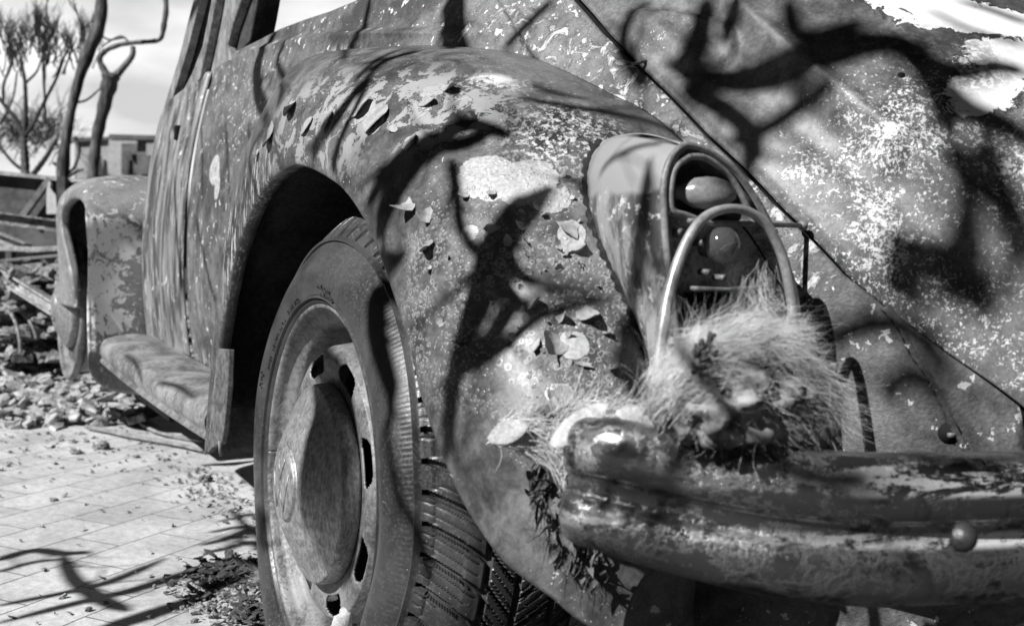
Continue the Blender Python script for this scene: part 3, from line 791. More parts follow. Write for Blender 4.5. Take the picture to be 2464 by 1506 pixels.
chips = n.ma('MULTIPLY', n.mr(n.noise(60, 4, .6), .64, .66), .9); col = n.mix(chips, col, .75)
rust = n.mr(n.noise(260, 4, .7), .35, .65)
M_body = n.out(col, bump=n.ma('ADD', q, n.ma('MULTIPLY', rust, .25)), bstr=.6, bdist=.0012, rough=.5, bump2=(rust, .3, .0006))
body.data.materials.append(M_body); apron.data.materials.append(M_body)

# lid: dense ash speckle, bare white ash field upper right
n = NT('lid_paint', .5, .1, .4)
col, fine, med = paint_base(n, .05, .19, 8)
ash_n = n.noise(85, 8, .80, .6); ash_b = n.noise(260, 6, .8, .4)
dens = n.mx(n.blob(gloc(2100, 560), (.12, .16, .14), .9), n.blob(gloc(2150, 330), (.2, .26, .16), 1.), n.blob(gloc(2300, 760), (.2, .26, .2), 1.), n.blob(gloc(1950, 420), (.1, .14, .09), 1.), n.ma('MULTIPLY', n.blob(gloc(2420, 420), (.2, .25, .2), 1.), .95), n.ma('MULTIPLY', n.blob(gloc(1600, 90), (.06, .08, .04), 1.), .6))
big = n.noise(11, 4, .6)
th = n.ma('SUBTRACT', .612, n.ma('MULTIPLY', dens, n.mr(big, .3, .7, .05, .13)))
fa = n.ma('ADD', n.ma('MULTIPLY', ash_n, .42), n.ma('MULTIPLY', ash_b, .58))
ash = n.mr(n.ma('SUBTRACT', fa, th), -.008, .022)
col = n.mix(ash, col, .72)
W1 = n.mx(n.blob(gloc(2330, 60), (.22, .17, .035), .8), n.blob(gloc(2440, 160), (.16, .12, .05), .8), n.blob(gloc(2380, 250), (.05, .10, .07), .8), n.blob(gloc(2200, 20), (.12, .12, .03), .8))
wn_ = n.ma('ADD', W1, n.ma('MULTIPLY', n.ma('SUBTRACT', n.noise(38, 7, .72, .8), .5), 1.7))
white = n.mr(wn_, .40, .46); wedge = n.ma('MULTIPLY', n.mr(wn_, .26, .36), n.mr(wn_, .43, .37))
col = n.mix(n.ma('MULTIPLY', wedge, n.mr(W1, .0, .25)), col, .035); col = n.mix(white, col, .86)
soot = n.ma('MULTIPLY', n.mx(n.blob(gloc(2200, 130), (.12, .13, .05), .8), n.blob(gloc(2350, 210), (.05, .08, .05), .8)), n.mr(n.noise(90, 6, .75), .42, .55)); col = n.mix(n.ma('MULTIPLY', soot, .85), col, .04)
M_lid = n.out(col, bump=n.ma('ADD', ash, n.ma('MULTIPLY', white, .5)), bstr=.45, bdist=.0009, rough=.5, bump2=(fine, .25, .0008))
lid.data.materials.append(M_lid)

# door, front fender, running board
n = NT('door_paint', .45, .15, .4); v = n.map((7, 7, 1.))
a = n.noise(5, 5, .6, 0, v); b = n.noise(30, 5, .7); c = n.noise(18, 5, .7, 0, n.map((4, 4, .6)))
col = n.mix(n.mr(a, .38, .62), .07, .30); col = n.mix(n.ma('MULTIPLY', n.mr(c, .56, .64), .8), col, .60); col = n.mix(n.mr(b, .62, .68), col, .7)
M_door = n.out(col, bump=b, bstr=.2, bdist=.001); door.data.materials.append(M_door)
n = NT('front_fender_paint', .5, .1, .4)
col, fine, med = paint_base(n, .17, .30, 6)
fb2 = bvh_of([ffender])
def fp2(a, b): l, _ = hit(a, b, fb2); return l if l is not None else at(a, b, y=.77)
Wm = n.mx(n.blob(fp2(285, 580), (.10, .1, .09), .8), n.blob(fp2(235, 690), (.05, .1, .12), .7), n.blob(fp2(255, 770), (.07, .1, .06), .7), n.blob(fp2(222, 560), (.03, .1, .1), .8))
q = n.mr(n.ma('ADD', n.noise(42, 7, .75, .7), n.ma('MULTIPLY', Wm, .19)), .585, .625)
col = n.mix(q, col, .80); M_ff = n.out(col, bump=q, bstr=.2, bdist=.001); ffender.data.materials.append(M_ff)
M_board = plain('running_board_steel', .08, .32, 14, .6, .05, bump=.5, bdist=.002); rboard.data.materials.append(M_board); sill.data.materials.append(BLACK)
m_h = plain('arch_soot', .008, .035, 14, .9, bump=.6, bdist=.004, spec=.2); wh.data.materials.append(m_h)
# tail light housing paint: worn line between clean top and flecked flank
n = NT('lamp_housing_paint', .4, .1, .5); a = n.noise(90, 5, .7); b = n.noise(20, 4)
st_ = n.noise(30, 5, .7, 0, n.map((1, 1, .35), rot=(0, R(-25), 0)))
sep = n.t.nodes.new('ShaderNodeSeparateXYZ'); n.t.links.new(n.co, sep.inputs[0])
zz = n.ma('ADD', sep.outputs[2], n.ma('MULTIPLY', n.ma('SUBTRACT', b, .5), .02))
top = n.mr(zz, .668, .676)
col = n.mix(top, n.mix(n.mr(st_, .45, .62), .08, .36), .33); col = n.mix(n.ma('MULTIPLY', n.mr(a, .56, .64), n.ma('SUBTRACT', 1., top)), col, .6)
tl.data.materials.append(n.out(col, bump=a, bstr=.2, bdist=.0006))
# bumper: scorched chrome with rust blooms
n = NT('bumper_chrome', .3, .9, .5)
a = n.noise(30, 7, .75, .4, n.map((1, .45, 1.))); b = n.noise(110, 5, .75); c = n.noise(9, 4, .6, 0, n.map((1, .5, 2.)))
d = n.noise(7, 5, .7, 0, n.map((1, 5, .6)))
rst = n.mr(n.ma('ADD', n.ma('MULTIPLY', a, .55), n.ma('ADD', n.ma('MULTIPLY', b, .2), n.ma('MULTIPLY', c, .25))), .47, .54)
col = n.mix(rst, .30, n.mix(n.mr(b, .4, .6), .012, .06)); col = n.mix(n.ma('MULTIPLY', n.mr(d, .60, .68), .6), col, .12)
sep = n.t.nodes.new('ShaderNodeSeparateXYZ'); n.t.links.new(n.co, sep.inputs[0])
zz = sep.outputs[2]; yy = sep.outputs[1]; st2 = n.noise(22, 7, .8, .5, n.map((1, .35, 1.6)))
glint_band = n.mx(n.ma('MULTIPLY', n.mr(zz, .434, .440), n.mr(zz, .466, .458)), n.ma('MULTIPLY', n.mr(zz, .392, .398), n.mr(zz, .409, .404)))
pale = n.ma('MULTIPLY', n.ma('MULTIPLY', glint_band, n.mr(yy, .66, .46, .25, 1.)), n.mr(n.ma('ADD', st2, n.ma('MULTIPLY', b, .25)), .60, .66)); col = n.mix(pale, col, .78)  # bright streaks painted along both ribs in place of sky reflections
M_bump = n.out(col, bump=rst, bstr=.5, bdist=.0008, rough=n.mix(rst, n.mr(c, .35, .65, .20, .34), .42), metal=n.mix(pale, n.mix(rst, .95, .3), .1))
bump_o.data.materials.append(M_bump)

# ------------------------------------------------------------------ pillars and window frames
M_pil = plain('pillar_steel', .10, .40, 22, .55, .05, bump=.4, stretch=(1, 1, .4))
M_pild = plain('pillar_inner', .02, .08, 30, .8, bump=.5)
slab([(386, 285), (396, 250), (430, 140), (470, -20), (486, -20), (448, 130), (412, 245), (398, 275)], .60, .02, 'window_frame', M_pil, door)
slab([(398, 270), (414, 245), (450, 130), (486, -20), (508, -20), (478, 120), (452, 190), (430, 225)], .575, .02, 'window_channel', M_pild, door)
slab([(438, 222), (462, 175), (487, 110), (505, 20), (512, -20), (522, -20), (514, 30), (496, 120), (480, 190), (450, 232)], .605, .02, 'pillar_edge', M_pil)
slab([(470, 215), (486, 172), (500, 110), (516, 30), (524, -20), (588, -20), (560, 60), (548, 110), (556, 150), (590, 122), (606, 112), (640, 120), (600, 200)], .585, .02, 'door_pillar', M_pil)
slab([(546, 128), (550, 105), (562, 60), (582, -20), (622, -20), (612, 40), (600, 100), (560, 145)], .565, .05, 'pillar_inner', M_pild)

# ------------------------------------------------------------------ ground
n = NT('clay_pavers', .75, 0, .2)
v = n.map((1, 1, 1), rot=(0, 0, R(52)), v=n.warp(.012, 6))
br = n.t.nodes.new('ShaderNodeTexBrick'); n.t.links.new(v, br.inputs['Vector'])
for k, x in (('Color1', (.50,)*3+(1,)), ('Color2', (.60,)*3+(1,)), ('Mortar', (.20,)*3+(1,)), ('Scale', 1.), ('Mortar Size', .0022), ('Mortar Smooth', .3), ('Brick Width', .235), ('Row Height', .118)):
    br.inputs[k].default_value = x
bwn = n.t.nodes.new('ShaderNodeRGBToBW'); n.t.links.new(br.outputs['Color'], bwn.inputs[0])
a = n.noise(5, 6, .65, .4); b = n.noise(60, 5, .7, .3); c = n.noise(300, 3, .7)
col = n.ma('MULTIPLY', bwn.outputs[0], n.mr(a, .3, .7, .78, 1.15)); col = n.ma('MULTIPLY', col, n.mr(b, .3, .7, .8, 1.12))
col = n.ma('MULTIPLY', col, n.mr(c, .3, .7, .85, 1.1))
dirt = n.mr(n.noise(40, 5, .7, .5, n.map((1.6, .5, 1), rot=(0, 0, R(52)))), .60, .70); col = n.mix(n.ma('MULTIPLY', dirt, .6), col, .16)
M_ground = n.out(col, bump=n.ma('ADD', bwn.outputs[0], n.ma('MULTIPLY', b, .25)), bstr=.6, bdist=.004)
m = MB(); S_ = 1500; m.add([(-S_, -S_, -.004), (S_, -S_, -.004), (S_, S_, -.004), (-S_, S_, -.004)], [(0, 1, 2, 3)])
tag(m.build('ground', plain('burnt_soil', .015, .06, 2.5, .95, bump=.8, bdist=.02), smooth=False), kind='structure')
m = MB(); m.add([(-.25, -1.0, 0), (3.1, -1.0, 0), (3.1, 1.5, 0), (.2, 1.5, 0), (-.25, .9, 0)], [(0, 1, 2, 3, 4)])
tag(m.build('paving', M_ground, smooth=False), kind='structure')

# ------------------------------------------------------------------ loose paint flakes on the fender
n = NT('flake_paint', .6, 0, .3); a = n.noise(80, 5, .7); M_flake = n.out(n.mix(n.mr(a, .35, .65), .25, .42), bump=a, bstr=.2, bdist=.0005)
def flake(px, py, size, ang, curl, seed, el=1.0, par=fender, lift=.0012):
    l, nr = hit(px, py)
    if l is None: return
    rnd = random.Random(seed); e1 = nr.cross(Vector((0, 0, 1))).normalized(); e2 = nr.cross(e1).normalized()
    u = (e1*math.cos(ang)+e2*math.sin(ang)); w = nr.cross(u); k = (l-CAM).length/F; s = size*k
    NA = 13; rad = []; x = rnd.uniform(.7, 1.1)
    for i in range(NA):
        x += rnd.uniform(-.34, .34); x = max(.45, min(1.3, x)); rad.append(x*rnd.uniform(.9, 1.1))
    rad[-1] = (rad[0]+rad[-2])/2
    rows = []
    for t in (.02, .35, .7, 1.0):
        row = []
        for i in range(NA):
            a = 2*math.pi*i/NA; r = rad[i]*s*t*.5; X = r*math.cos(a)*el; Y = r*math.sin(a)
            g = max(0, X/s+.25); h = curl*s*g*g*(1.6 if px > 960 else .7)+lift*min(1, g*6)+.0004; X2 = X-curl*s*g*g*.5
            p = l+u*X2+w*Y
            q = hitlocal(p, nr)
            row.append(q+nr*h)
        rows.append(row)
    mb = MB(); mb.grid(rows, True); mb.build('paint_flake', M_flake, par, smooth=False, solid=.0007)
def hitlocal(p, nr):
    loc, n2, i, d = FB.ray_cast(p+nr*.03, -nr, .08)
    return loc if loc is not None else p
FL_ = [(985, 500, 62, 1.2, .9, 1, 1.), (1030, 520, 46, .5, 1.1, 2, .6), (1032, 597, 60, 2.2, .7, 3, 1.1), (1375, 560, 78, .6, .35, 4, .9), (1380, 598, 48, 2.4, .4, 5, 1.), 
 (1185, 470, 50, 1.5, .6, 7, 1.), (1285, 735, 44, 2.6, .9, 8, 1.), (1335, 832, 74, .3, .8, 9, 1.2), (1290, 835, 60, 2.6, .6, 31, .8), (1405, 878, 62, 1.35, .5, 10, .35), (1418, 765, 52, 2.0, .8, 11, 1.1), (1465, 805, 26, 1.5, 1.0, 12, 1.), (1480, 885, 40, 1.8, .8, 13, .9),
 (905, 290, 76, 2.5, .45, 14, 1.1), (945, 312, 44, .6, .8, 15, 1.), (990, 342, 50, 3.0, .35, 16, 1.), (870, 255, 60, 2.8, .35, 17, 1.5), (790, 285, 70, 2.7, .3, 18, 1.6), (1120, 470, 30, 1.0, .6, 19, 1.), (1255, 545, 26, .5, .8, 20, 1.), (1225, 585, 24, 2, .7, 21, 1.), (1185, 552, 34, .2, .5, 22, 1.2),
 (1270, 585, 18, 1, 1, 23, 1.), (1290, 500, 18, .4, .8, 24, 1.), (1310, 520, 16, 2, .8, 25, 1.), (1345, 600, 18, 1, .8, 26, 1.), (1395, 640, 22, .3, .7, 27, 1.), (1360, 615, 14, 2, .8, 28, 1.), (1440, 690, 20, 1.2, .7, 29, 1.), (1345, 965, 60, .4, .5, 30, 1.1), (1030, 250, 40, 2.6, .3, 32, 1.8), (1080, 215, 30, 2.6, .3, 33, 2.), (700, 262, 46, 2.4, .4, 34, 2.), (735, 310, 60, 2.2, .35, 35, .6), (650, 330, 40, 2.1, .4, 36, 1.6), (620, 372, 30, 2.0, .5, 37, 1.6)]
for q in FL_: flake(*q[:6], el=q[6])
_r = random.Random(44)
for k in range(46): flake(_r.gauss(1300, 110), _r.gauss(640, 130), _r.uniform(8, 24), _r.uniform(0, 6.3), _r.uniform(.3, 1.0), 200+k, el=_r.uniform(.7, 1.4))

# ------------------------------------------------------------------ small holes and rust pits in the body panels
def pit(px, py, r, T, par, nm='bolt_hole'):
    l, nr = hit(px, py, T)
    if l is None: return
    mb = MB(); mb.tube([l-nr*.004, l+nr*.0004], r, 14); mb.build(nm, BLACK, par)
BB = bvh_of([body]); LB = bvh_of([lid])
pit(932, 131, .0035, BB, body); pit(1078, 131, .004, BB, body); pit(2535/1.1688, 212/1.1688, .004, LB, lid); pit(2285, 1042, .011, BB, body)
mb = MB(); l, nr = hit(2292, 1045, BB)
if l is not None:
    mb.box(l+nr*.002, .004, .012, .004); mb.build('bolt_tab', M_rim, body)
P_ = catmull([bhit(*q) for q in ((2120, 742), (2160, 790), (2190, 850), (2230, 910), (2262, 970), (2290, 1030), (2330, 1100))], 50)
mb = MB(); mb.tube([Vector(q) for q in P_], [.0005+.0006*abs(math.sin(i*.9)) for i in range(50)], 6); mb.build('seam_crack', BLACK, body)
mb = MB(); mb.tube([Vector(q)+Vector((.002, -.006, 0)) for q in P_], .0075, 8); mb.build('seam_ridge', M_body, body)
# rubble-eaten edge caught in the lid gap (hinge pin of the lid)
l = bhit(1540, 158); mb = MB(); mb.tube([l+Vector((0, .012, 0)), l+Vector((-.004, 0, .004)), l+Vector((-.002, -.010, .006))], .0022, 6); mb.build('lid_clip', M_rim, lid)

# ------------------------------------------------------------------ the bare tree whose branches shade the car
ALL = bvh_of([o for o in bpy.data.objects if o.type == 'MESH'])
M_bark = plain('charred_bark', .03, .16, 12, .85, bump=.8, bdist=.01, stretch=(1, 1, .4))
def shade_plane(p):
    a = Vector((.85, .53, 0)); q = p-SUN*p.dot(SUN)
    return 2.40+.10*math.sin(q.dot(a)*4+1)+.08*math.sin(q.z*5)+.85*smst(-.6, -.35, -p.y)*smst(-.2, .1, -p.x)
def bough(mb, px, wpx, n=26, k=1.0):
    w = wpx if hasattr(wpx, '__len__') else [wpx*.9, wpx, wpx*.8]
    w = [x*1.14 for x in w]
    P = catmull([(a, b, 0) for a, b in px], n); out = []
    for i, q in enumerate(P):
        l, nr = hit(q[0], q[1], ALL)
        if l is None: continue
        t = i/(n-1); ww = float(np.interp(t, np.linspace(0, 1, len(w)), w))
        r = max(.0012, ww*.5*(l-CAM).length/F*k)
        out.append([l+SUN*(shade_plane(l)-l.dot(SUN)), r])
    if len(out) < 3: return
    for _ in range(3):
        Q = [o[0].copy() for o in out]
        for i in range(1, len(out)-1): out[i][0] = (Q[i-1]+Q[i]*2+Q[i+1])/4
    m_ = len(out); tp = [min(1, .35+i/(m_*.16), .35+(m_-1-i)/(m_*.16)) for i in range(m_)]
    mb.tube([o[0] for o in out], [o[1]*t for o, t in zip(out, tp)], 7)
    for k_ in range(_tw.randint(2, 4)):             # side twigs in the same spray
        i = _tw.randrange(3, m_-3); p, r = out[i]; d = (out[i+2][0]-out[i-2][0]).normalized(); sd_ = d.cross(SUN).normalized()*_tw.choice((-1, 1))
        ln = _tw.uniform(.05, .15); e = p; P = [p]
        for j in range(5): d = (d+sd_*.35+Vector((_tw.gauss(0, .15), _tw.gauss(0, .15), _tw.gauss(0, .15)))).normalized(); e = e+d*ln/5; P.append(e)
        mb.tube(P, [max(.0010, min(r*.35, .005)*(1-.14*j)) for j in range(6)], 5)
_tw = random.Random(19)
shade = [([(1250, 470), (1210, 560), (1230, 640), (1290, 690)], [40, 60, 50, 24]), ([(1060, 940), (1120, 870), (1190, 800), (1250, 700)], [30, 46, 50, 40]), ([(1000, 330), (930, 420), (880, 500)], [30, 44, 30]), ([(1490, 830), (1520, 900), (1560, 960)], [30, 60, 70]), ([(960, 120), (900, 150), (850, 200)], [14, 22, 18]), ([(1180, 320), (1090, 350), (1010, 330)], [40, 50, 30]),
 ([(2480, 180), (2400, 160), (2300, 175), (2240, 140)], [40, 50, 56, 40]), ([(2360, 560), (2320, 620), (2330, 700), (2400, 760)], [50, 64, 60, 40]), ([(2250, 180), (2330, 260), (2420, 300), (2480, 360)], [40, 54, 54, 40]), ([(2180, 600), (2160, 680), (2220, 720)], [50, 60, 40]), ([(620, 470), (600, 380), (640, 300)], [12, 16, 12]), ([(420, 420), (425, 560), (440, 700)], [10, 12, 10]), ([(1420, 480), (1400, 440), (1330, 430)], [12, 20, 16]),
 ([(1085, 380), (1098, 460), (1108, 550), (1160, 625)], [34, 30, 36]), ([(1330, 450), (1255, 510), (1195, 590), (1170, 680), (1130, 780), (1095, 890), (1078, 1040), (1090, 1180)], [60, 80, 95, 90, 70, 60, 50, 40]),
 ([(1495, 714), (1380, 735), (1290, 765), (1205, 838), (1110, 905)], [24, 28, 34, 34]), ([(1300, 765), (1235, 720), (1180, 650)], [20, 50, 60]), ([(1090, 310), (1010, 370), (940, 470), (905, 580)], [40, 80, 80, 50]),
 ([(1240, 330), (1130, 300), (1060, 330)], [30, 50, 60]), ([(892, -10), (874, 67), (840, 112), (826, 150)], [22, 22, 16]), ([(1090, -15), (1092, 60), (1085, 118)], [72, 70, 72]), ([(1330, 0), (1270, 58), (1212, 118)], [22, 26, 22]),
 ([(890, 180), (834, 251), (798, 300), (764, 340), (755, 390)], [30, 48, 44, 40]), ([(900, 165), (853, 267), (826, 318), (806, 385), (800, 425)], [24, 28, 30, 26]), ([(1010, 122), (934, 144), (884, 174)], [30, 30, 26]),
 ([(1250, 235), (1400, 262), (1560, 292), (1650, 330)], [20, 30, 26]), ([(1270, 200), (1340, 225), (1420, 240)], [14, 20, 16]), ([(665, 78), (622, 141), (622, 235), (650, 305)], [36, 44, 40, 30]), ([(694, 92), (668, 141), (681, 200), (668, 262)], [14, 18, 16]),
 ([(484, 300), (487, 400), (486, 505)], 8), ([(543, 300), (549, 400), (553, 505)], 8), ([(600, 290), (590, 400), (575, 500)], 8), ([(470, 520), (500, 660), (530, 780)], 10),
 ([(1705, -10), (1690, 60), (1670, 130), (1630, 175)], [50, 60, 60]), ([(1775, -10), (1762, 40), (1745, 90)], [40, 50, 40]), ([(1899, -10), (1905, 55), (1935, 92), (2010, 80), (2090, 48)], [40, 44, 50, 50, 40]),
 ([(1600, 150), (1680, 190), (1760, 195), (1870, 172), (1977, 140), (2091, 100), (2190, 110), (2250, 190), (2278, 275), (2295, 350)], [50, 60, 70, 80, 80, 75, 70, 70, 60, 50]),
 ([(1640, 215), (1740, 260), (1810, 330), (1795, 430)], [50, 56, 60, 44]), ([(1740, 350), (1830, 320), (1930, 250), (2010, 190)], [30, 40, 44, 44]), ([(2140, 550), (2200, 620), (2290, 660), (2400, 700)], [40, 90, 70, 60]),
 ([(2360, 330), (2400, 450), (2440, 540), (2470, 640)], [56, 64, 64]), ([(2290, 340), (2330, 430), (2330, 520), (2300, 600), (2210, 640)], [56, 50, 50, 60]), ([(2230, 20), (2330, 70), (2470, 110)], [14, 20, 14]), ([(2300, 0), (2400, 30), (2470, 60)], [20, 26, 20]),
 ([(1960, 840), (2060, 790), (2160, 780), (2240, 840), (2290, 910)], [36, 44, 44, 36]), ([(2120, 960), (2190, 900), (2260, 930)], [40, 46, 30]), ([(1560, 210), (1530, 170), (1500, 120), (1510, 50), (1560, 0)], [50, 44, 30, 24]),
 ([(1565, 380), (1552, 500), (1535, 640), (1520, 790), (1545, 880)], [26, 46, 54, 60, 70]), ([(1440, 425), (1470, 385), (1540, 352), (1600, 345)], [14, 20, 14]),
 ([(1520, 1050), (1470, 1120), (1440, 1240)], [30, 36, 26]), ([(1560, 1060), (1530, 1150), (1510, 1290)], [24, 28, 24]), ([(1665, 1050), (1620, 1130), (1585, 1220), (1560, 1310)], [30, 36, 30, 24]), ([(1800, 1060), (1850, 1100), (1950, 1150), (2100, 1160)], [24, 30, 36]), ([(2150, 1080), (2300, 1120), (2464, 1110)], [26, 34, 30]),
 ([(822, 890), (800, 960), (785, 1060), (775, 1160), (775, 1260), (805, 1390)], [80, 120, 145, 150, 140, 90]), ([(980, 600), (915, 690), (905, 800), (930, 900), (950, 960)], [40, 60, 60, 50, 40]),
 ([(925, 1010), (940, 1100), (960, 1200), (1010, 1290), (1030, 1400)], [14, 20, 24, 30]), ([(930, 900), (940, 960), (935, 1040)], [40, 30, 16]),
 ([(350, 520), (295, 556), (255, 590), (236, 650), (222, 740)], [14, 18, 22, 14]), ([(350, 556), (305, 570), (262, 592)], [10, 12, 16]),
 ([(-10, 1350), (80, 1323), (151, 1331), (223, 1327)], [26, 30, 24]), ([(-10, 1378), (80, 1352), (150, 1345)], [14, 18, 16]), ([(151, 1332), (171, 1384), (199, 1412), (255, 1448), (310, 1470)], [20, 26, 34, 30]), ([(-10, 1458), (100, 1436), (191, 1418), (278, 1394), (400, 1342)], [20, 24, 26, 20]),
 ([(-10, 1500), (199, 1446), (318, 1420), (457, 1376), (597, 1338), (665, 1313)], [26, 30, 34, 30, 26]), ([(200, 1530), (320, 1490), (480, 1440), (600, 1400)], [30, 50, 50, 40]),
 ([(480, 1312), (560, 1290), (650, 1245)], [16, 26, 22]), ([(500, 1282), (570, 1268), (640, 1262)], [14, 22, 14]), ([(520, 1256), (590, 1240), (630, 1225)], 14), ([(490, 1330), (570, 1312), (650, 1275)], 22), ([(560, 1230), (590, 1270), (570, 1310)], 14),
 ([(300, 850), (330, 880), (345, 930)], 10), ([(380, 920), (430, 930), (470, 960)], 14)]
mb = MB()
for px, w in shade: bough(mb, px, w)
T0 = Vector((4.6, 3.6, 0)); hub_ = Vector((4.3, 3.4, 2.3))
mb.tube(catmull([T0, T0+Vector((.05, 0, .7)), T0+Vector((.02, -.05, 1.4)), hub_], 30), np.linspace(.085, .05, 30), 12)
for e in ((-.6, 1.5, 2.3),):
    e = Vector(e); e = e+SUN*(2.4-e.dot(SUN)); mid = (hub_+e)/2+Vector((0, .1, .25)); mb.tube(catmull([hub_, mid, e], 20), np.linspace(.03, .006, 20), 8)
tag(mb.build('bare_tree', M_bark), 'bare branched tree leaning over the car and throwing shadows on it', 'tree')

# ------------------------------------------------------------------ fleece and dry matter lying on the bumper
def fur_mat(name, lo, hi):
    n = NT(name, .7, 0, .2); a = n.noise(40, 4, .6); n.b.inputs['Subsurface Weight'].default_value = 0
    return n.out(n.mix(n.mr(a, .35, .65), lo, hi))
M_wool = fur_mat('matted_wool', .08, .40); M_strand = fur_mat('wool_strand', .55, .9); M_dark = plain('charred_bits', .015, .08, 60, .9)
def lump(mb, c, rad, seed, rough=.35, nu=36, nv=24, ax=(0, 0, 1)):
    q0 = Vector(ax).to_track_quat('Z', 'Y'); rows = []
    for i in range(nv+1):
        th = math.pi*i/nv; row = []
        for j in range(nu):
            ph = 2*math.pi*j/nu; d = Vector((math.sin(th)*math.cos(ph), math.sin(th)*math.sin(ph), math.cos(th)))
            k = 1+rough*mnoise.noise(d*2.2+Vector((seed*7.1, 0, 0)))+rough*.45*mnoise.noise(d*6+Vector((0, seed*3.3, 0)))
            row.append(Vector(c)+q0 @ Vector((d.x*rad[0]*k, d.y*rad[1]*k, d.z*rad[2]*k)))
        rows.append(row)
    mb.grid(rows, True)
def strand(mb, p, d, ln, r, rnd, curl=.5, sag=.3, seg=7):
    P = [p.copy()]; d = d.normalized(); w = Vector((rnd.gauss(0, 1), rnd.gauss(0, 1), rnd.gauss(0, 1)))
    for i in range(seg):
        d = (d+w*curl/seg+Vector((rnd.gauss(0, .12), rnd.gauss(0, .12), rnd.gauss(0, .12)-sag/seg))).normalized(); P.append(P[-1]+d*ln/seg)
    mb.tube(P, [r*(1-.85*i/seg) for i in range(seg+1)], 3, cap=False)
def onp(px, py, x): return at(px, py, x=x)
fleece = empty('fleece', onp(1780, 1030, -.72))
tag(fleece, 'matted pale fleece stuffed below the open tail light, its bottom resting on the bumper', 'fleece')
rnd = random.Random(3)
mb = MB(); lumps = [((1700, 915), (.034, .024, .032), -.70), ((1775, 895), (.036, .028, .034), -.70), ((1850, 925), (.034, .026, .046), -.705), ((1640, 965), (.026, .024, .030), -.70), ((1790, 975), (.040, .034, .030), -.725), ((1880, 990), (.034, .024, .034), -.715), ((1700, 990), (.036, .028, .026), -.72), ((1905, 900), (.018, .018, .05), -.69), ((1960, 960), (.024, .014, .03), -.68)]
for i, (c, r, x) in enumerate(lumps): lump(mb, onp(c[0], c[1], x), (r[1], r[0], r[2]), i, .5)
mb.build('matted_core', M_wool, fleece)
mb = MB()
flows = [((1640, 890), (1700, 840), (1790, 825), (1870, 860)), ((1700, 850), (1790, 840), (1850, 900), (1890, 1000)), ((1600, 960), (1660, 900), (1740, 880), (1800, 930)), ((1740, 960), (1820, 900), (1880, 940), (1900, 1020)), ((1650, 1010), (1740, 960), (1820, 980), (1880, 1030)), ((1790, 900), (1850, 950), (1830, 1010), (1760, 1030)), ((1850, 640), (1830, 700), (1860, 770), (1900, 860)), ((1700, 830), (1770, 800), (1850, 815), (1900, 890)), ((1570, 1000), (1620, 900), (1680, 850), (1740, 840)), ((1880, 880), (1950, 900), (1980, 960), (2000, 1030)), ((1790, 820), (1840, 800), (1880, 830), (1910, 920))]
for fi, f in enumerate(flows):
    P = catmull([onp(a, b, -.725 if fi not in (6,) else -.70) for a, b in f], 24)
    for k in range(700 if fi != 6 else 120):
        i = rnd.randrange(0, 18); p = Vector(P[i]); d = Vector(P[min(i+4, 23)])-p
        sp = .008 if fi != 6 else .004
        p = p+Vector((rnd.gauss(.004, .008), rnd.gauss(0, sp), rnd.gauss(0, sp)))
        strand(mb, p, d+Vector((-.004, 0, 0)), rnd.uniform(.025, .06), rnd.uniform(.0001, .00026), rnd, .7, .1)
for k in range(2600):
    c, r, x = lumps[rnd.randrange(len(lumps))]; d = Vector((rnd.gauss(-.6, .5), rnd.gauss(0, 1), rnd.gauss(0, .9))).normalized()
    p = onp(c[0], c[1], x)+Vector((d.x*r[1]*.95, d.y*r[0]*.95, d.z*r[2]*.95)); strand(mb, p, d+Vector((0, rnd.gauss(0, 1), rnd.gauss(0, 1))), rnd.uniform(.006, .022), rnd.uniform(.0001, .0002), rnd, 2.2, .3, 5)
mb.build('wool_strands', M_strand, fleece)
mb = MB()
for cx_, cy_, n_, s_ in ((1700, 880, 26, 26), (1740, 930, 18, 14), (1850, 870, 40, 26), (1890, 900, 26, 18), (1690, 840, 20, 24), (1780, 1010, 8, 40), (1880, 1010, 8, 30)):
    for k in range(n_): lump(mb, onp(cx_+rnd.gauss(0, s_*.6), cy_+rnd.gauss(0, s_*.6), -.742), (rnd.uniform(.0012, .0034),)*3, k, .8, 8, 6)
mb.build('burrs', M_dark, fleece)
# wool and dry leaf scraps over the bumper end
wool2 = empty('wool_tuft', at(1420, 1010, y=.74)); tag(wool2, 'dirty wool tuft with leaf scraps snagged over the left end of the bumper', 'wool tuft')
mb = MB(); D2 = lambda a, b, d=.88: at(a, b, d=d)
J_ = .915
for i, (a, b, r) in enumerate(((1255, 1040, (.012, .018, .010)), (1300, 1030, (.014, .018, .014)), (1350, 1010, (.016, .020, .014)), (1400, 995, (.016, .022, .010)), (1460, 1005, (.018, .024, .009)), (1530, 1005, (.02, .028, .007)), (1365, 1060, (.010, .012, .020)), (1340, 1085, (.008, .010, .02)))):
    lump(mb, D2(a, b, J_), r, i+20, .7)
mb.build('matted_core', M_wool, wool2)
mb = MB()
for f, n_ in ((((1180, 1055), (1240, 1020), (1310, 1040), (1370, 1080)), 170), (((1330, 1100), (1345, 1030), (1400, 985), (1470, 975)), 260), (((1400, 1010), (1480, 990), (1560, 1005), (1650, 1030)), 220), (((1210, 1060), (1270, 1075), (1320, 1090), (1350, 1130)), 110), (((1360, 1150), (1370, 1080), (1410, 1040), (1460, 1020)), 160)):
    P = catmull([D2(a, b, J_-.016) for a, b in f], 24)
    for k in range(n_):
        i = rnd.randrange(0, 18); p = Vector(P[i]); d = Vector(P[min(i+4, 23)])-p
        strand(mb, p+Vector((rnd.gauss(0, .004), rnd.gauss(0, .004), rnd.gauss(0, .005))), d, rnd.uniform(.02, .05), rnd.uniform(.0002, .0005), rnd, .6, .1)
mb.build('wool_strands', M_strand, wool2)
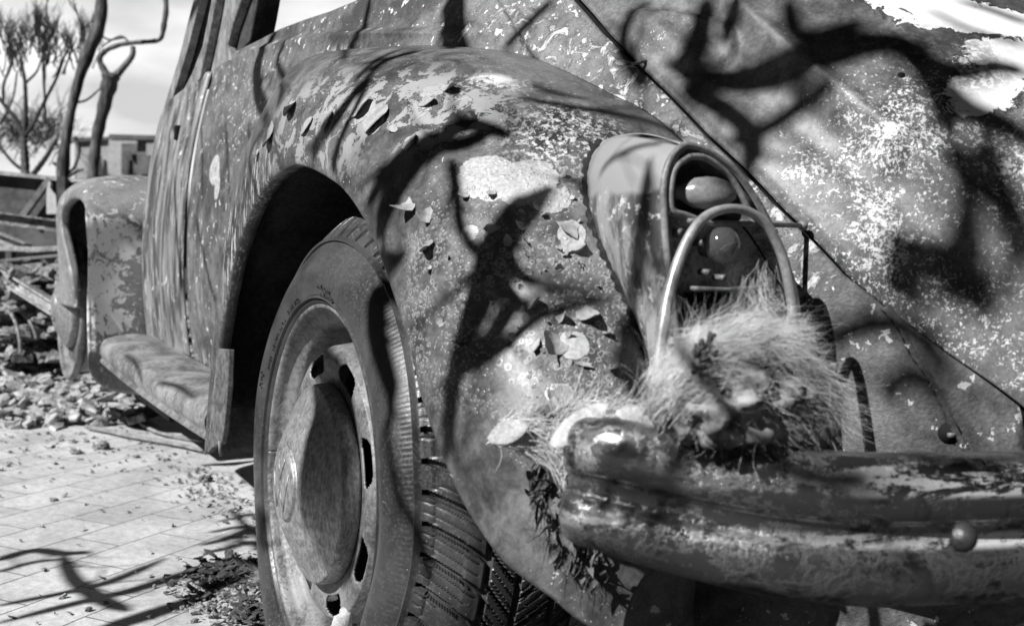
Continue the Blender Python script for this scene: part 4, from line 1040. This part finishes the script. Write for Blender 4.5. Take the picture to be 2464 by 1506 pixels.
def leaf(mb, c, ln, wd, ax, nr, curl=.3):
    ax = ax.normalized(); nr = (nr-ax*nr.dot(ax)).normalized(); s = ax.cross(nr); rows = []
    for i in range(9):
        t = i/8; w = wd*math.sin(math.pi*min(1, t*.93+.05))**.8; q = c+ax*(t-.5)*ln+nr*curl*ln*(t-.5)**2
        rows.append([q-s*w/2+nr*w*.25, q, q+s*w/2+nr*w*.25])
    mb.grid(rows)
M_leaf = plain('dry_leaf', .25, .6, 50, .7, bump=.4)
def leaf_thing(pts, d, wd, label, grp=None):
    mb = MB(); A, B = at(*pts[0], d=d), at(*pts[1], d=d); leaf(mb, (A+B)/2, (B-A).length, wd, B-A, -v_+Vector((0, 0, .6)), .35)
    tag(mb.build('dry_leaf', M_leaf, solid=.0006), label, 'leaf', grp)
leaf_thing(((1480, 1000), (1655, 1028)), .875, .020, 'long pale curled leaf lying flat on the bumper top beside the wool tuft')
leaf_thing(((1178, 1062), (1275, 1022)), .89, .020, 'pale pointed leaf sticking out left past the bumper end')
leaf_thing(((1330, 1075), (1465, 975)), .875, .022, 'arched strap shaped leaf bent over the bumper corner')
# charred leaf clump hanging under the bumper end
mb = MB(); rnd = random.Random(9)
P = catmull([at(a, b, d=.97) for a, b in ((1330, 1090), (1300, 1150), (1310, 1230), (1350, 1290), (1400, 1330), (1440, 1360))], 30)
for k in range(150):
    q = Vector(P[rnd.randrange(30)])+Vector((rnd.gauss(0, .006), rnd.gauss(0, .006), rnd.gauss(0, .008)))
    leaf(mb, q, rnd.uniform(.01, .035), rnd.uniform(.003, .009), Vector((rnd.gauss(0, .5), rnd.gauss(0, .5), rnd.gauss(-1, .5))), Vector((rnd.gauss(-1, .5), rnd.gauss(.5, .5), rnd.gauss(0, .5))), .6)
for k in range(60): strand(mb, Vector(P[rnd.randrange(30)]), Vector((rnd.gauss(0, .3), rnd.gauss(0, .3), -1)), .04, .0005, rnd, .8, .4)
tag(mb.build('leaf_clump', plain('charred_leaf', .02, .22, 70, .8)), 'charred leaf clump dangling below the left end of the bumper', 'leaf clump')

# ------------------------------------------------------------------ things on the paving
M_chip = plain('rubble_chip', .05, .55, 26, .8, bump=.5, det=2); M_crumb = plain('crumb', .02, .5, 90, .85, bump=.4, det=2); M_rub = plain('rubble_dark', .03, .40, 9, .85, bump=.8, bdist=.006)
def chips(mb, n_, place, smin, smax, rnd, flat=.35):
    for k in range(n_):
        c, sc = place(rnd); s = rnd.uniform(smin, smax)*sc; q = Matrix.Rotation(rnd.uniform(0, 6.3), 3, 'Z') @ Matrix.Rotation(rnd.gauss(0, .35), 3, 'X') @ Matrix.Rotation(rnd.gauss(0, .35), 3, 'Y')
        m_ = rnd.randint(4, 6); top = []; bot = []; h = s*rnd.uniform(.1, flat); st = rnd.uniform(1, 2.6)
        for i in range(m_):
            a = 2*math.pi*(i+rnd.uniform(-.25, .25))/m_; r = s*.5*rnd.uniform(.7, 1.2)
            top.append(c+q @ Vector((r*math.cos(a)*st*.8, r*math.sin(a), h/2))); bot.append(c+q @ Vector((r*math.cos(a)*st, r*math.sin(a)*1.1, -h/2)))
        mb.add(top+bot, [tuple(range(m_)), tuple(range(2*m_-1, m_-1, -1))]+[(i, m_+i, m_+(i+1) % m_, (i+1) % m_) for i in range(m_)])
def field(rnd):
    while True:
        x = 2.3+abs(rnd.gauss(0, 1.5)); y = rnd.uniform(-3.5, 2.8)
        e = (x-2.25)-.45*(y-.5)
        if y < .42 and x < 3.2 and y > -.3: continue
        if e > -.25+rnd.gauss(0, .12): break
    z = .01+.10*smst(.2, 1.6, e)*(.6+.5*mnoise.noise(Vector((x*1.5, y*1.5, 0))))+.02*rnd.random()
    return Vector((x, y, z)), 1+.25*e*.5
rnd = random.Random(5); mb = MB(); chips(mb, 7000, field, .015, .07, rnd)
mb2 = MB(); rows = []
for i in range(60):
    row = []
    for j in range(60):
        x = 2.2+7*i/59; y = -4+7*j/59; e = (x-2.25)-.45*(y-.5)
        row.append(Vector((x, y, -.015+.10*smst(.1, 1.6, e)*(.7+.5*mnoise.noise(Vector((x*1.5, y*1.5, 0))))+.012*mnoise.noise(Vector((x*9, y*9, 0))))))
    rows.append(row)
mb2.grid(rows); mb3 = MB(); mb3.v = mb2.v; mb3.f = mb2.f
o1 = mb3.build('rubble_bed', M_rub); tag(o1, kind='stuff')
o2 = mb.build('rubble', M_chip, smooth=False); tag(o2, kind='stuff')
# crumbs and leaf litter by the wheel
Gc = at(590, 1440, z=0); G2 = at(520, 1180, z=0)
def near_wheel(rnd):
    if rnd.random() < .75: p = Vector((Gc.x+rnd.gauss(0, .09), Gc.y+rnd.gauss(-.01, .05), 0))
    elif rnd.random() < .5: p = Vector((G2.x+rnd.gauss(0, .22), .50+rnd.gauss(0, .05), 0))
    elif rnd.random() < .35: p = Vector((rnd.uniform(.4, 2.4), rnd.uniform(.45, 1.1), 0))
    else: p = Vector((2.2-abs(rnd.gauss(0, .35)), rnd.uniform(.5, 1.0), 0))
    return p+Vector((0, 0, .004+.010*rnd.random()*math.exp(-((p-Gc).length/.09)**2))), 1
rnd = random.Random(8); mb = MB(); chips(mb, 2600, near_wheel, .002, .011, rnd, .5)
tag(mb.build('ash_crumbs', M_crumb, smooth=False), kind='stuff')
mb = MB(); rows = []
for i in range(40):
    row = []
    for j in range(40):
        x = Gc.x-.22+.44*i/39; y = Gc.y-.13+.26*j/39; d = math.hypot((x-Gc.x)/.20, (y-Gc.y)/.11); row.append(Vector((x, y, -.006+.018*max(0, 1-d)*(.8+.6*mnoise.noise(Vector((x*30, y*30, 0)))))))
    rows.append(row)
mb.grid(rows); tag(mb.build('ash_heap', M_rub), kind='stuff')
def litter(rnd):
    t = rnd.random(); p = at(rnd.gauss(560, 60), rnd.gauss(1395, 22), z=0) if t < .6 else at(rnd.gauss(600, 40), rnd.gauss(1470, 24), z=0)
    return p+Vector((0, 0, .004+.012*rnd.random())), 1
rnd = random.Random(31); mb = MB(); chips(mb, 420, litter, .006, .022, rnd, .12)
tag(mb.build('leaf_litter', plain('charred_litter', .01, .12, 60, .9), smooth=False), kind='stuff')
# small wool lock by the tyre foot
mb = MB(); rnd = random.Random(12)
for k in range(420):
    t = rnd.random(); p = at(680-70*t+rnd.gauss(0, 5), 1365+25*t+rnd.gauss(0, 8), z=.006+.02*(1-t)); strand(mb, p, at(590, 1400, z=.01)-at(680, 1360, z=.02), rnd.uniform(.02, .05), .0004, rnd, .7, .1, 5)
tag(mb.build('wool_lock', M_strand), 'small white wool lock lying on the paving against the tyre', 'wool lock')
# sticks and stones
M_stick = plain('dry_stick', .10, .34, 30, .8, bump=.5, stretch=(1, 1, 1))
def stick(pts, r, label, z=.012):
    mb = MB(); P = catmull([at(a, b, z=z) for a, b in pts], 16); rr = [r*(1-.35*i/15)*(1+.15*math.sin(i*2.1)) for i in range(16)]
    mb.tube(P, rr, 7); tag(mb.build('dry_stick', M_stick), label, 'stick', 'sticks on the paving')
stick([(208, 1026), (330, 1052), (420, 1068), (490, 1084)], .0075, 'long dark stick lying on the paving, its right end in the shade of the car')
stick([(335, 1018), (380, 1040), (440, 1052), (500, 1064)], .006, 'shorter pale stick lying behind the long dark stick')
def stone(px, py, s, label, m_):
    mb = MB(); lump(mb, at(px, py, z=s*.5), (s, s*1.2, s*.7), px, .6, 16, 10); tag(mb.build('stone', m_, smooth=False), label, 'stone', 'stones on the paving')
stone(246, 1073, .018, 'dark knobbly clod on the sunlit paving', M_stick); stone(182, 1087, .012, 'pale pebble just left of the dark clod', M_chip); stone(494, 1152, .014, 'dark lump on the paving at the shadow edge left of the wheel', M_stick); stone(328, 1098, .008, 'tiny white pebble on the paving right of the dark clod', M_chip)

# ------------------------------------------------------------------ background trees
M_tr = plain('burnt_trunk', .02, .20, 5, .85, bump=.8, bdist=.01, stretch=(1, 1, .3)); M_tw = plain('burnt_twig', .015, .07, 20, .9)
def limb(mb, pts, d, w, n_=24):
    P = catmull([at(a, b, d=d+(p[2] if len(p) > 2 else 0)) for p in pts for a, b in [p[:2]]], n_)
    ww = np.interp(np.linspace(0, 1, n_), np.linspace(0, 1, len(w)), w); mb.tube(P, [x*.5*d/F*(1+.10*math.sin(i*1.9)) for i, x in enumerate(ww)], 9)
    return P
def ground_foot(px, d): 
    p = at(px, 700, d=d); return Vector((p.x, p.y, 0))
def trunk_to_ground(mb, px, py, d, w):
    a = at(px, py, d=d); mb.tube([Vector((a.x, a.y, -.02)), Vector((a.x, a.y, a.z*.5)), a], [w*.55*d/F, w*.5*d/F, w*.5*d/F], 10)
def twigs(mb, rnd, p, d, ln, r, depth, spread=.5, up=.2):
    P = [p]; 
    for i in range(4):
        d = (d+Vector((rnd.gauss(0, .16), rnd.gauss(0, .16), rnd.gauss(up*.3, .1)))).normalized(); P.append(P[-1]+d*ln/4)
    mb.tube(P, [r, r*.9, r*.8, r*.7, r*.6], 4, cap=False)
    if depth <= 0: return
    for k in range(rnd.randint(2, 3)):
        q = P[rnd.randint(2, 4)]; dd = (d+Vector((rnd.gauss(0, spread), rnd.gauss(0, spread), rnd.gauss(up, spread*.6)))).normalized()
        twigs(mb, rnd, q, dd, ln*rnd.uniform(.6, .85), r*.62, depth-1, spread, up)
# leaning trunk with a split top
t = empty('bare_tree', ground_foot(150, 6)); tag(t, 'tall leaning charred tree with a hooked stub halfway up', 'tree', 'burnt trees beyond the car')
mb = MB(); trunk_to_ground(mb, 146, 520, 6, 34); limb(mb, [(146, 520), (152, 400), (165, 300), (188, 200), (215, 120), (240, 60), (246, -30)], 6, [34, 30, 22, 24, 34, 30, 26]); mb.build('trunk', M_tr, t)
for q, w in (([(178, 330), (190, 360), (180, 400), (160, 420)], [12, 8, 6]), ([(160, 410), (140, 400), (128, 392)], [10, 7]), ([(165, 425), (185, 412), (200, 408)], [9, 6]), ([(180, 248), (210, 240), (245, 210)], [7, 6, 4])):
    mb = MB(); limb(mb, q, 6, w); mb.build('branch', M_tr, t)
# forked trunk with the looped top
t = empty('bare_tree', ground_foot(218, 6.2)); tag(t, 'forked charred trunk whose two arms close into a loop near the top', 'tree', 'burnt trees beyond the car')
mb = MB(); trunk_to_ground(mb, 219, 520, 6.2, 30); limb(mb, [(219, 520), (224, 425), (232, 340), (250, 260), (264, 200), (268, 178)], 6.2, [30, 26, 26, 30, 40, 44]); mb.build('trunk', M_tr, t)
for q, w in (([(262, 190), (248, 165), (240, 143), (256, 122), (290, 108), (325, 103), (370, 100), (388, 92), (395, 60), (400, 20), (396, -30)], [24, 16, 13, 12, 12, 11, 11, 10, 14, 13, 12]), ([(272, 190), (295, 165), (318, 135), (320, 112)], [22, 16, 14, 12]), ([(245, 112), (290, 88), (315, 108)], [4, 5, 5]), ([(232, 70), (258, 95), (300, 92)], [6, 5, 4])):
    mb = MB(); limb(mb, q, 6.2, w, 40); mb.build('branch', M_tr, t)
# the shrubby tree on the left
t = empty('bare_tree', ground_foot(60, 7)); tag(t, 'many stemmed burnt tree with brush like twig tops, at the far left', 'tree', 'burnt trees beyond the car')
mb = MB(); trunk_to_ground(mb, 62, 440, 7, 22); limb(mb, [(62, 440), (60, 380), (56, 330)], 7, [22, 20, 16]); mb.build('trunk', M_tr, t)
mb = MB(); rnd = random.Random(21)
for pts, w in ((((58, 335), (40, 290), (8, 250), (-20, 215)), [12, 10, 8]), (((58, 335), (62, 270), (60, 200), (50, 140)), [13, 10, 7]), (((60, 330), (85, 290), (110, 240), (140, 180), (160, 120)), [11, 9, 7, 5]), (((62, 200), (90, 170), (105, 120)), [7, 5, 4]), (((8, 250), (10, 200), (30, 150), (28, 90)), [8, 6, 5]), (((108, 300), (108, 240), (104, 150), (112, 110)), [6, 6, 5]), (((70, 420), (30, 390), (-10, 340)), [10, 8, 6]), (((80, 420), (110, 380), (135, 340)), [14, 12, 8]), (((0, 300), (30, 240), (42, 170)), [7, 5, 4]), (((150, 180), (170, 130), (185, 90)), [5, 4, 3])):
    P = limb(mb, pts, 7, w)
for (a, b, n_, l) in ((30, 110, 10, .16), (60, 120, 10, .17), (110, 115, 15, .17), (130, 110, 9, .16), (190, 100, 9, .16), (210, 90, 4, .14), (20, 90, 8, .18), (100, 90, 10, .17), (180, 130, 3, .14), (90, 60, 3, .14), (0, 120, 4, .18)):
    for k in range(n_): twigs(mb, rnd, at(a+rnd.gauss(0, 8), b+34+rnd.gauss(0, 22), d=7+rnd.gauss(0, .15)), Vector((rnd.gauss(0, .35), rnd.gauss(0, .35), 1)), l*.72, .0058, 3, .34, .35)
for k in range(16): twigs(mb, rnd, at(rnd.uniform(0, 150), rnd.uniform(290, 400), d=7.3), Vector((rnd.gauss(0, .5), rnd.gauss(0, .5), .8)), .16, .004, 2, .5, .2)
mb.build('branches', M_tw, t)
# bare hedge line far off
mb = MB(); rnd = random.Random(33)
for k in range(110):
    twigs(mb, rnd, at(rnd.uniform(-40, 150), rnd.uniform(330, 370), d=11+rnd.gauss(0, .4)), Vector((rnd.gauss(0, .6), rnd.gauss(0, .6), .7)), .22, .006, 2, .6, .1)
tag(mb.build('brushwood', M_tw), kind='stuff')
# a snapped twig standing behind the door pillar
t = MB(); limb(t, [(636, 108), (622, 75), (612, 52), (618, 20)], 5.5, [7, 6, 4]); limb(t, [(612, 52), (606, 20), (618, -20)], 5.5, [5, 4])
a = at(636, 108, d=5.5); t.tube([Vector((a.x, a.y, 0)), a], [.03, .008], 8); tag(t.build('bare_sapling', M_tr), 'thin forked sapling seen past the door pillar', 'tree')

# ------------------------------------------------------------------ wrecked shed behind
M_w1 = plain('shed_wall', .25, .42, 3, .8, bump=.3); M_w2 = plain('shed_dark', .05, .16, 4, .85)
t = empty('shed', at(300, 560, z=0) if False else Vector((at(300, 420, d=12).x, at(300, 420, d=12).y, 0))); tag(t, 'long low flat roofed shed wall with a dark corner, behind the trees', 'shed')
def panel(px, d, th, name, mat, par, z0=None):
    mb = MB(); P = [at(a, b, d=d) for a, b in px]; mb.prism(P, v_*th); return mb.build(name, mat, par, smooth=False)
panel(((180, 335), (262, 331), (262, 640), (180, 640)), 12, .4, 'wall', M_w1, t); panel(((262, 329), (330, 325), (330, 640), (262, 640)), 11.9, .5, 'wall', M_w1, t)
panel(((330, 327), (420, 329), (420, 640), (330, 640)), 11.7, .5, 'wall', plain('shed_wall_grey', .14, .3, 3, .8), t)
panel(((176, 333), (264, 329), (264, 336), (176, 341)), 11.95, .1, 'coping', M_w2, t); panel(((262, 323), (424, 327), (424, 338), (262, 335)), 11.6, .1, 'coping', M_w2, t)
panel(((292, 345), (334, 345), (334, 420), (292, 420)), 11.85, .02, 'door', M_w2, t); panel(((330, 370), (372, 372), (372, 420), (330, 420)), 11.65, .02, 'opening', M_w2, t)
panel(((352, 345), (384, 345), (384, 375), (352, 375)), 11.5, .1, 'roof_box', plain('roof_box_steel', .2, .34, 4, .7), t)
for a in (225, 238, 300): panel(((a, 375), (a+5, 375), (a+7, 420), (a-2, 420)), 11.8 if a > 262 else 11.95, .02, 'stain_strip' if False else 'drain_pipe', M_w2, t)
# ------------------------------------------------------------------ burnt trailer and loose steel, left
M_st = plain('scorched_steel', .12, .5, 9, .6, .1, bump=.6, bdist=.004); M_sd = plain('scorched_panel', .03, .12, 4, .75, bump=.4)
t = empty('burnt_trailer', Vector((at(80, 520, d=5.2).x, at(80, 520, d=5.2).y, 0))); tag(t, 'burnt trailer body with a pale top rail and dark side panel', 'trailer')
panel(((-60, 415), (175, 436), (178, 600), (-60, 600)), 5.2, .02, 'side_panel', M_sd, t)
def bar(mb, a, b, d, w, th=.03, d2=None):
    A, B = at(*a, d=d), at(*b, d=d2 or d); t_ = (B-A).normalized(); s = t_.cross(v_).normalized()*w*.5*d/F
    mb.prism([A-s, A+s, B+s, B-s], v_*th)
mb = MB(); bar(mb, (-60, 410), (178, 434), 5.15, 9, .07); bar(mb, (178, 434), (235, 438), 5.15, 6, .05); mb.build('top_rail', M_st, t, smooth=False)
mb = MB(); bar(mb, (146, 425), (146, 560), 5.12, 20, .05); mb.build('post', M_sd, t, smooth=False)
mb = MB(); bar(mb, (118, 430), (52, 520), 5.14, 14, .03); mb.build('brace', plain('brace_steel', .06, .2, 8), t, smooth=False)
mb = MB(); mb.prism([at(a, b, d=5.0) for a, b in ((116, 436), (122, 440), (120, 452), (134, 470), (138, 515), (112, 515), (112, 458))], v_*.02); mb.build('torn_plate', plain('pale_plate', .4, .6, 10), t, smooth=False)
for a, b, c, d_ in ((20, 585, 20, 720), (150, 590, 150, 720)): mb = MB(); bar(mb, (a, b), (c, d_), 5.2, 14, .05); mb.build('leg', M_sd, t, smooth=False)
def beam(a, b, d, w, label, mat=M_st, th=.05, d2=None, flange=True):
    mb = MB(); bar(mb, a, b, d, w, th, d2)
    if flange:
        A = ((a[0]), (a[1]-w*.5)); B = ((b[0]), (b[1]-w*.5)); bar(mb, A, B, d-.03, w*.16, .08, (d2 or d)-.03); bar(mb, (a[0], a[1]+w*.5), (b[0], b[1]+w*.5), d-.03, w*.16, .08, (d2 or d)-.03)
    tag(mb.build('steel_beam', mat, smooth=False, bevel=.002), label, 'beam', 'loose steel beams left of the car')
beam((-40, 520), (142, 545), 4.9, 26, 'crusted level beam, uppermost of the loose steel', plain('crusted_steel', .06, .45, 26, .8, bump=.9, bdist=.006))
beam((-40, 560), (60, 598), 4.8, 22, 'short pale beam sloping down right under the crusted beam')
beam((-40, 596), (70, 600), 4.75, 12, 'pale bar ending at the tip of the short sloping beam', flange=False)
beam((60, 602), (172, 596), 4.7, 12, 'thin pale bar running right to the front wheel opening', flange=False)
beam((-40, 632), (172, 612), 4.68, 7, 'thinnest dark bar rising right below the pale bars', plain('dark_bar', .08, .25, 10), flange=False)
beam((-40, 640), (122, 742), 4.3, 30, 'wide pale perforated steel strip slanting down into the rubble', d2=4.1)
# crumpled scraps under the beams
mb = MB(); rnd = random.Random(77)
def heap(rnd):
    a = rnd.uniform(-30, 170); b = rnd.uniform(640, 860); d = rnd.uniform(4.2, 5.0); p = at(a, b, d=d)
    if p.z < .02: p.z = .02+.1*rnd.random()
    return p, 1
chips(mb, 900, heap, .02, .09, rnd, .5); tag(mb.build('scrap_heap', M_rub, smooth=False), kind='stuff')
mb = MB(); mb.prism([at(a, b, d=5.6) for a, b in ((-60, 560), (180, 560), (180, 800), (-60, 800))], v_*.3); tag(mb.build('charred_bulk', BLACK, smooth=False), 'low charred black bulk behind the loose steel beams', 'debris')
for pts, w, lb in ((((10, 740), (30, 760), (45, 800), (50, 850)), 9, 'bent pale rod standing in the rubble at the far left'), (((70, 770), (80, 790), (88, 815)), 8, 'short pale peg stuck in the rubble right of the bent rod')):
    mb = MB(); limb(mb, [(a, b) for a, b in pts], 4.0, [w, w]); tag(mb.build('steel_rod', M_st), lb, 'rod')
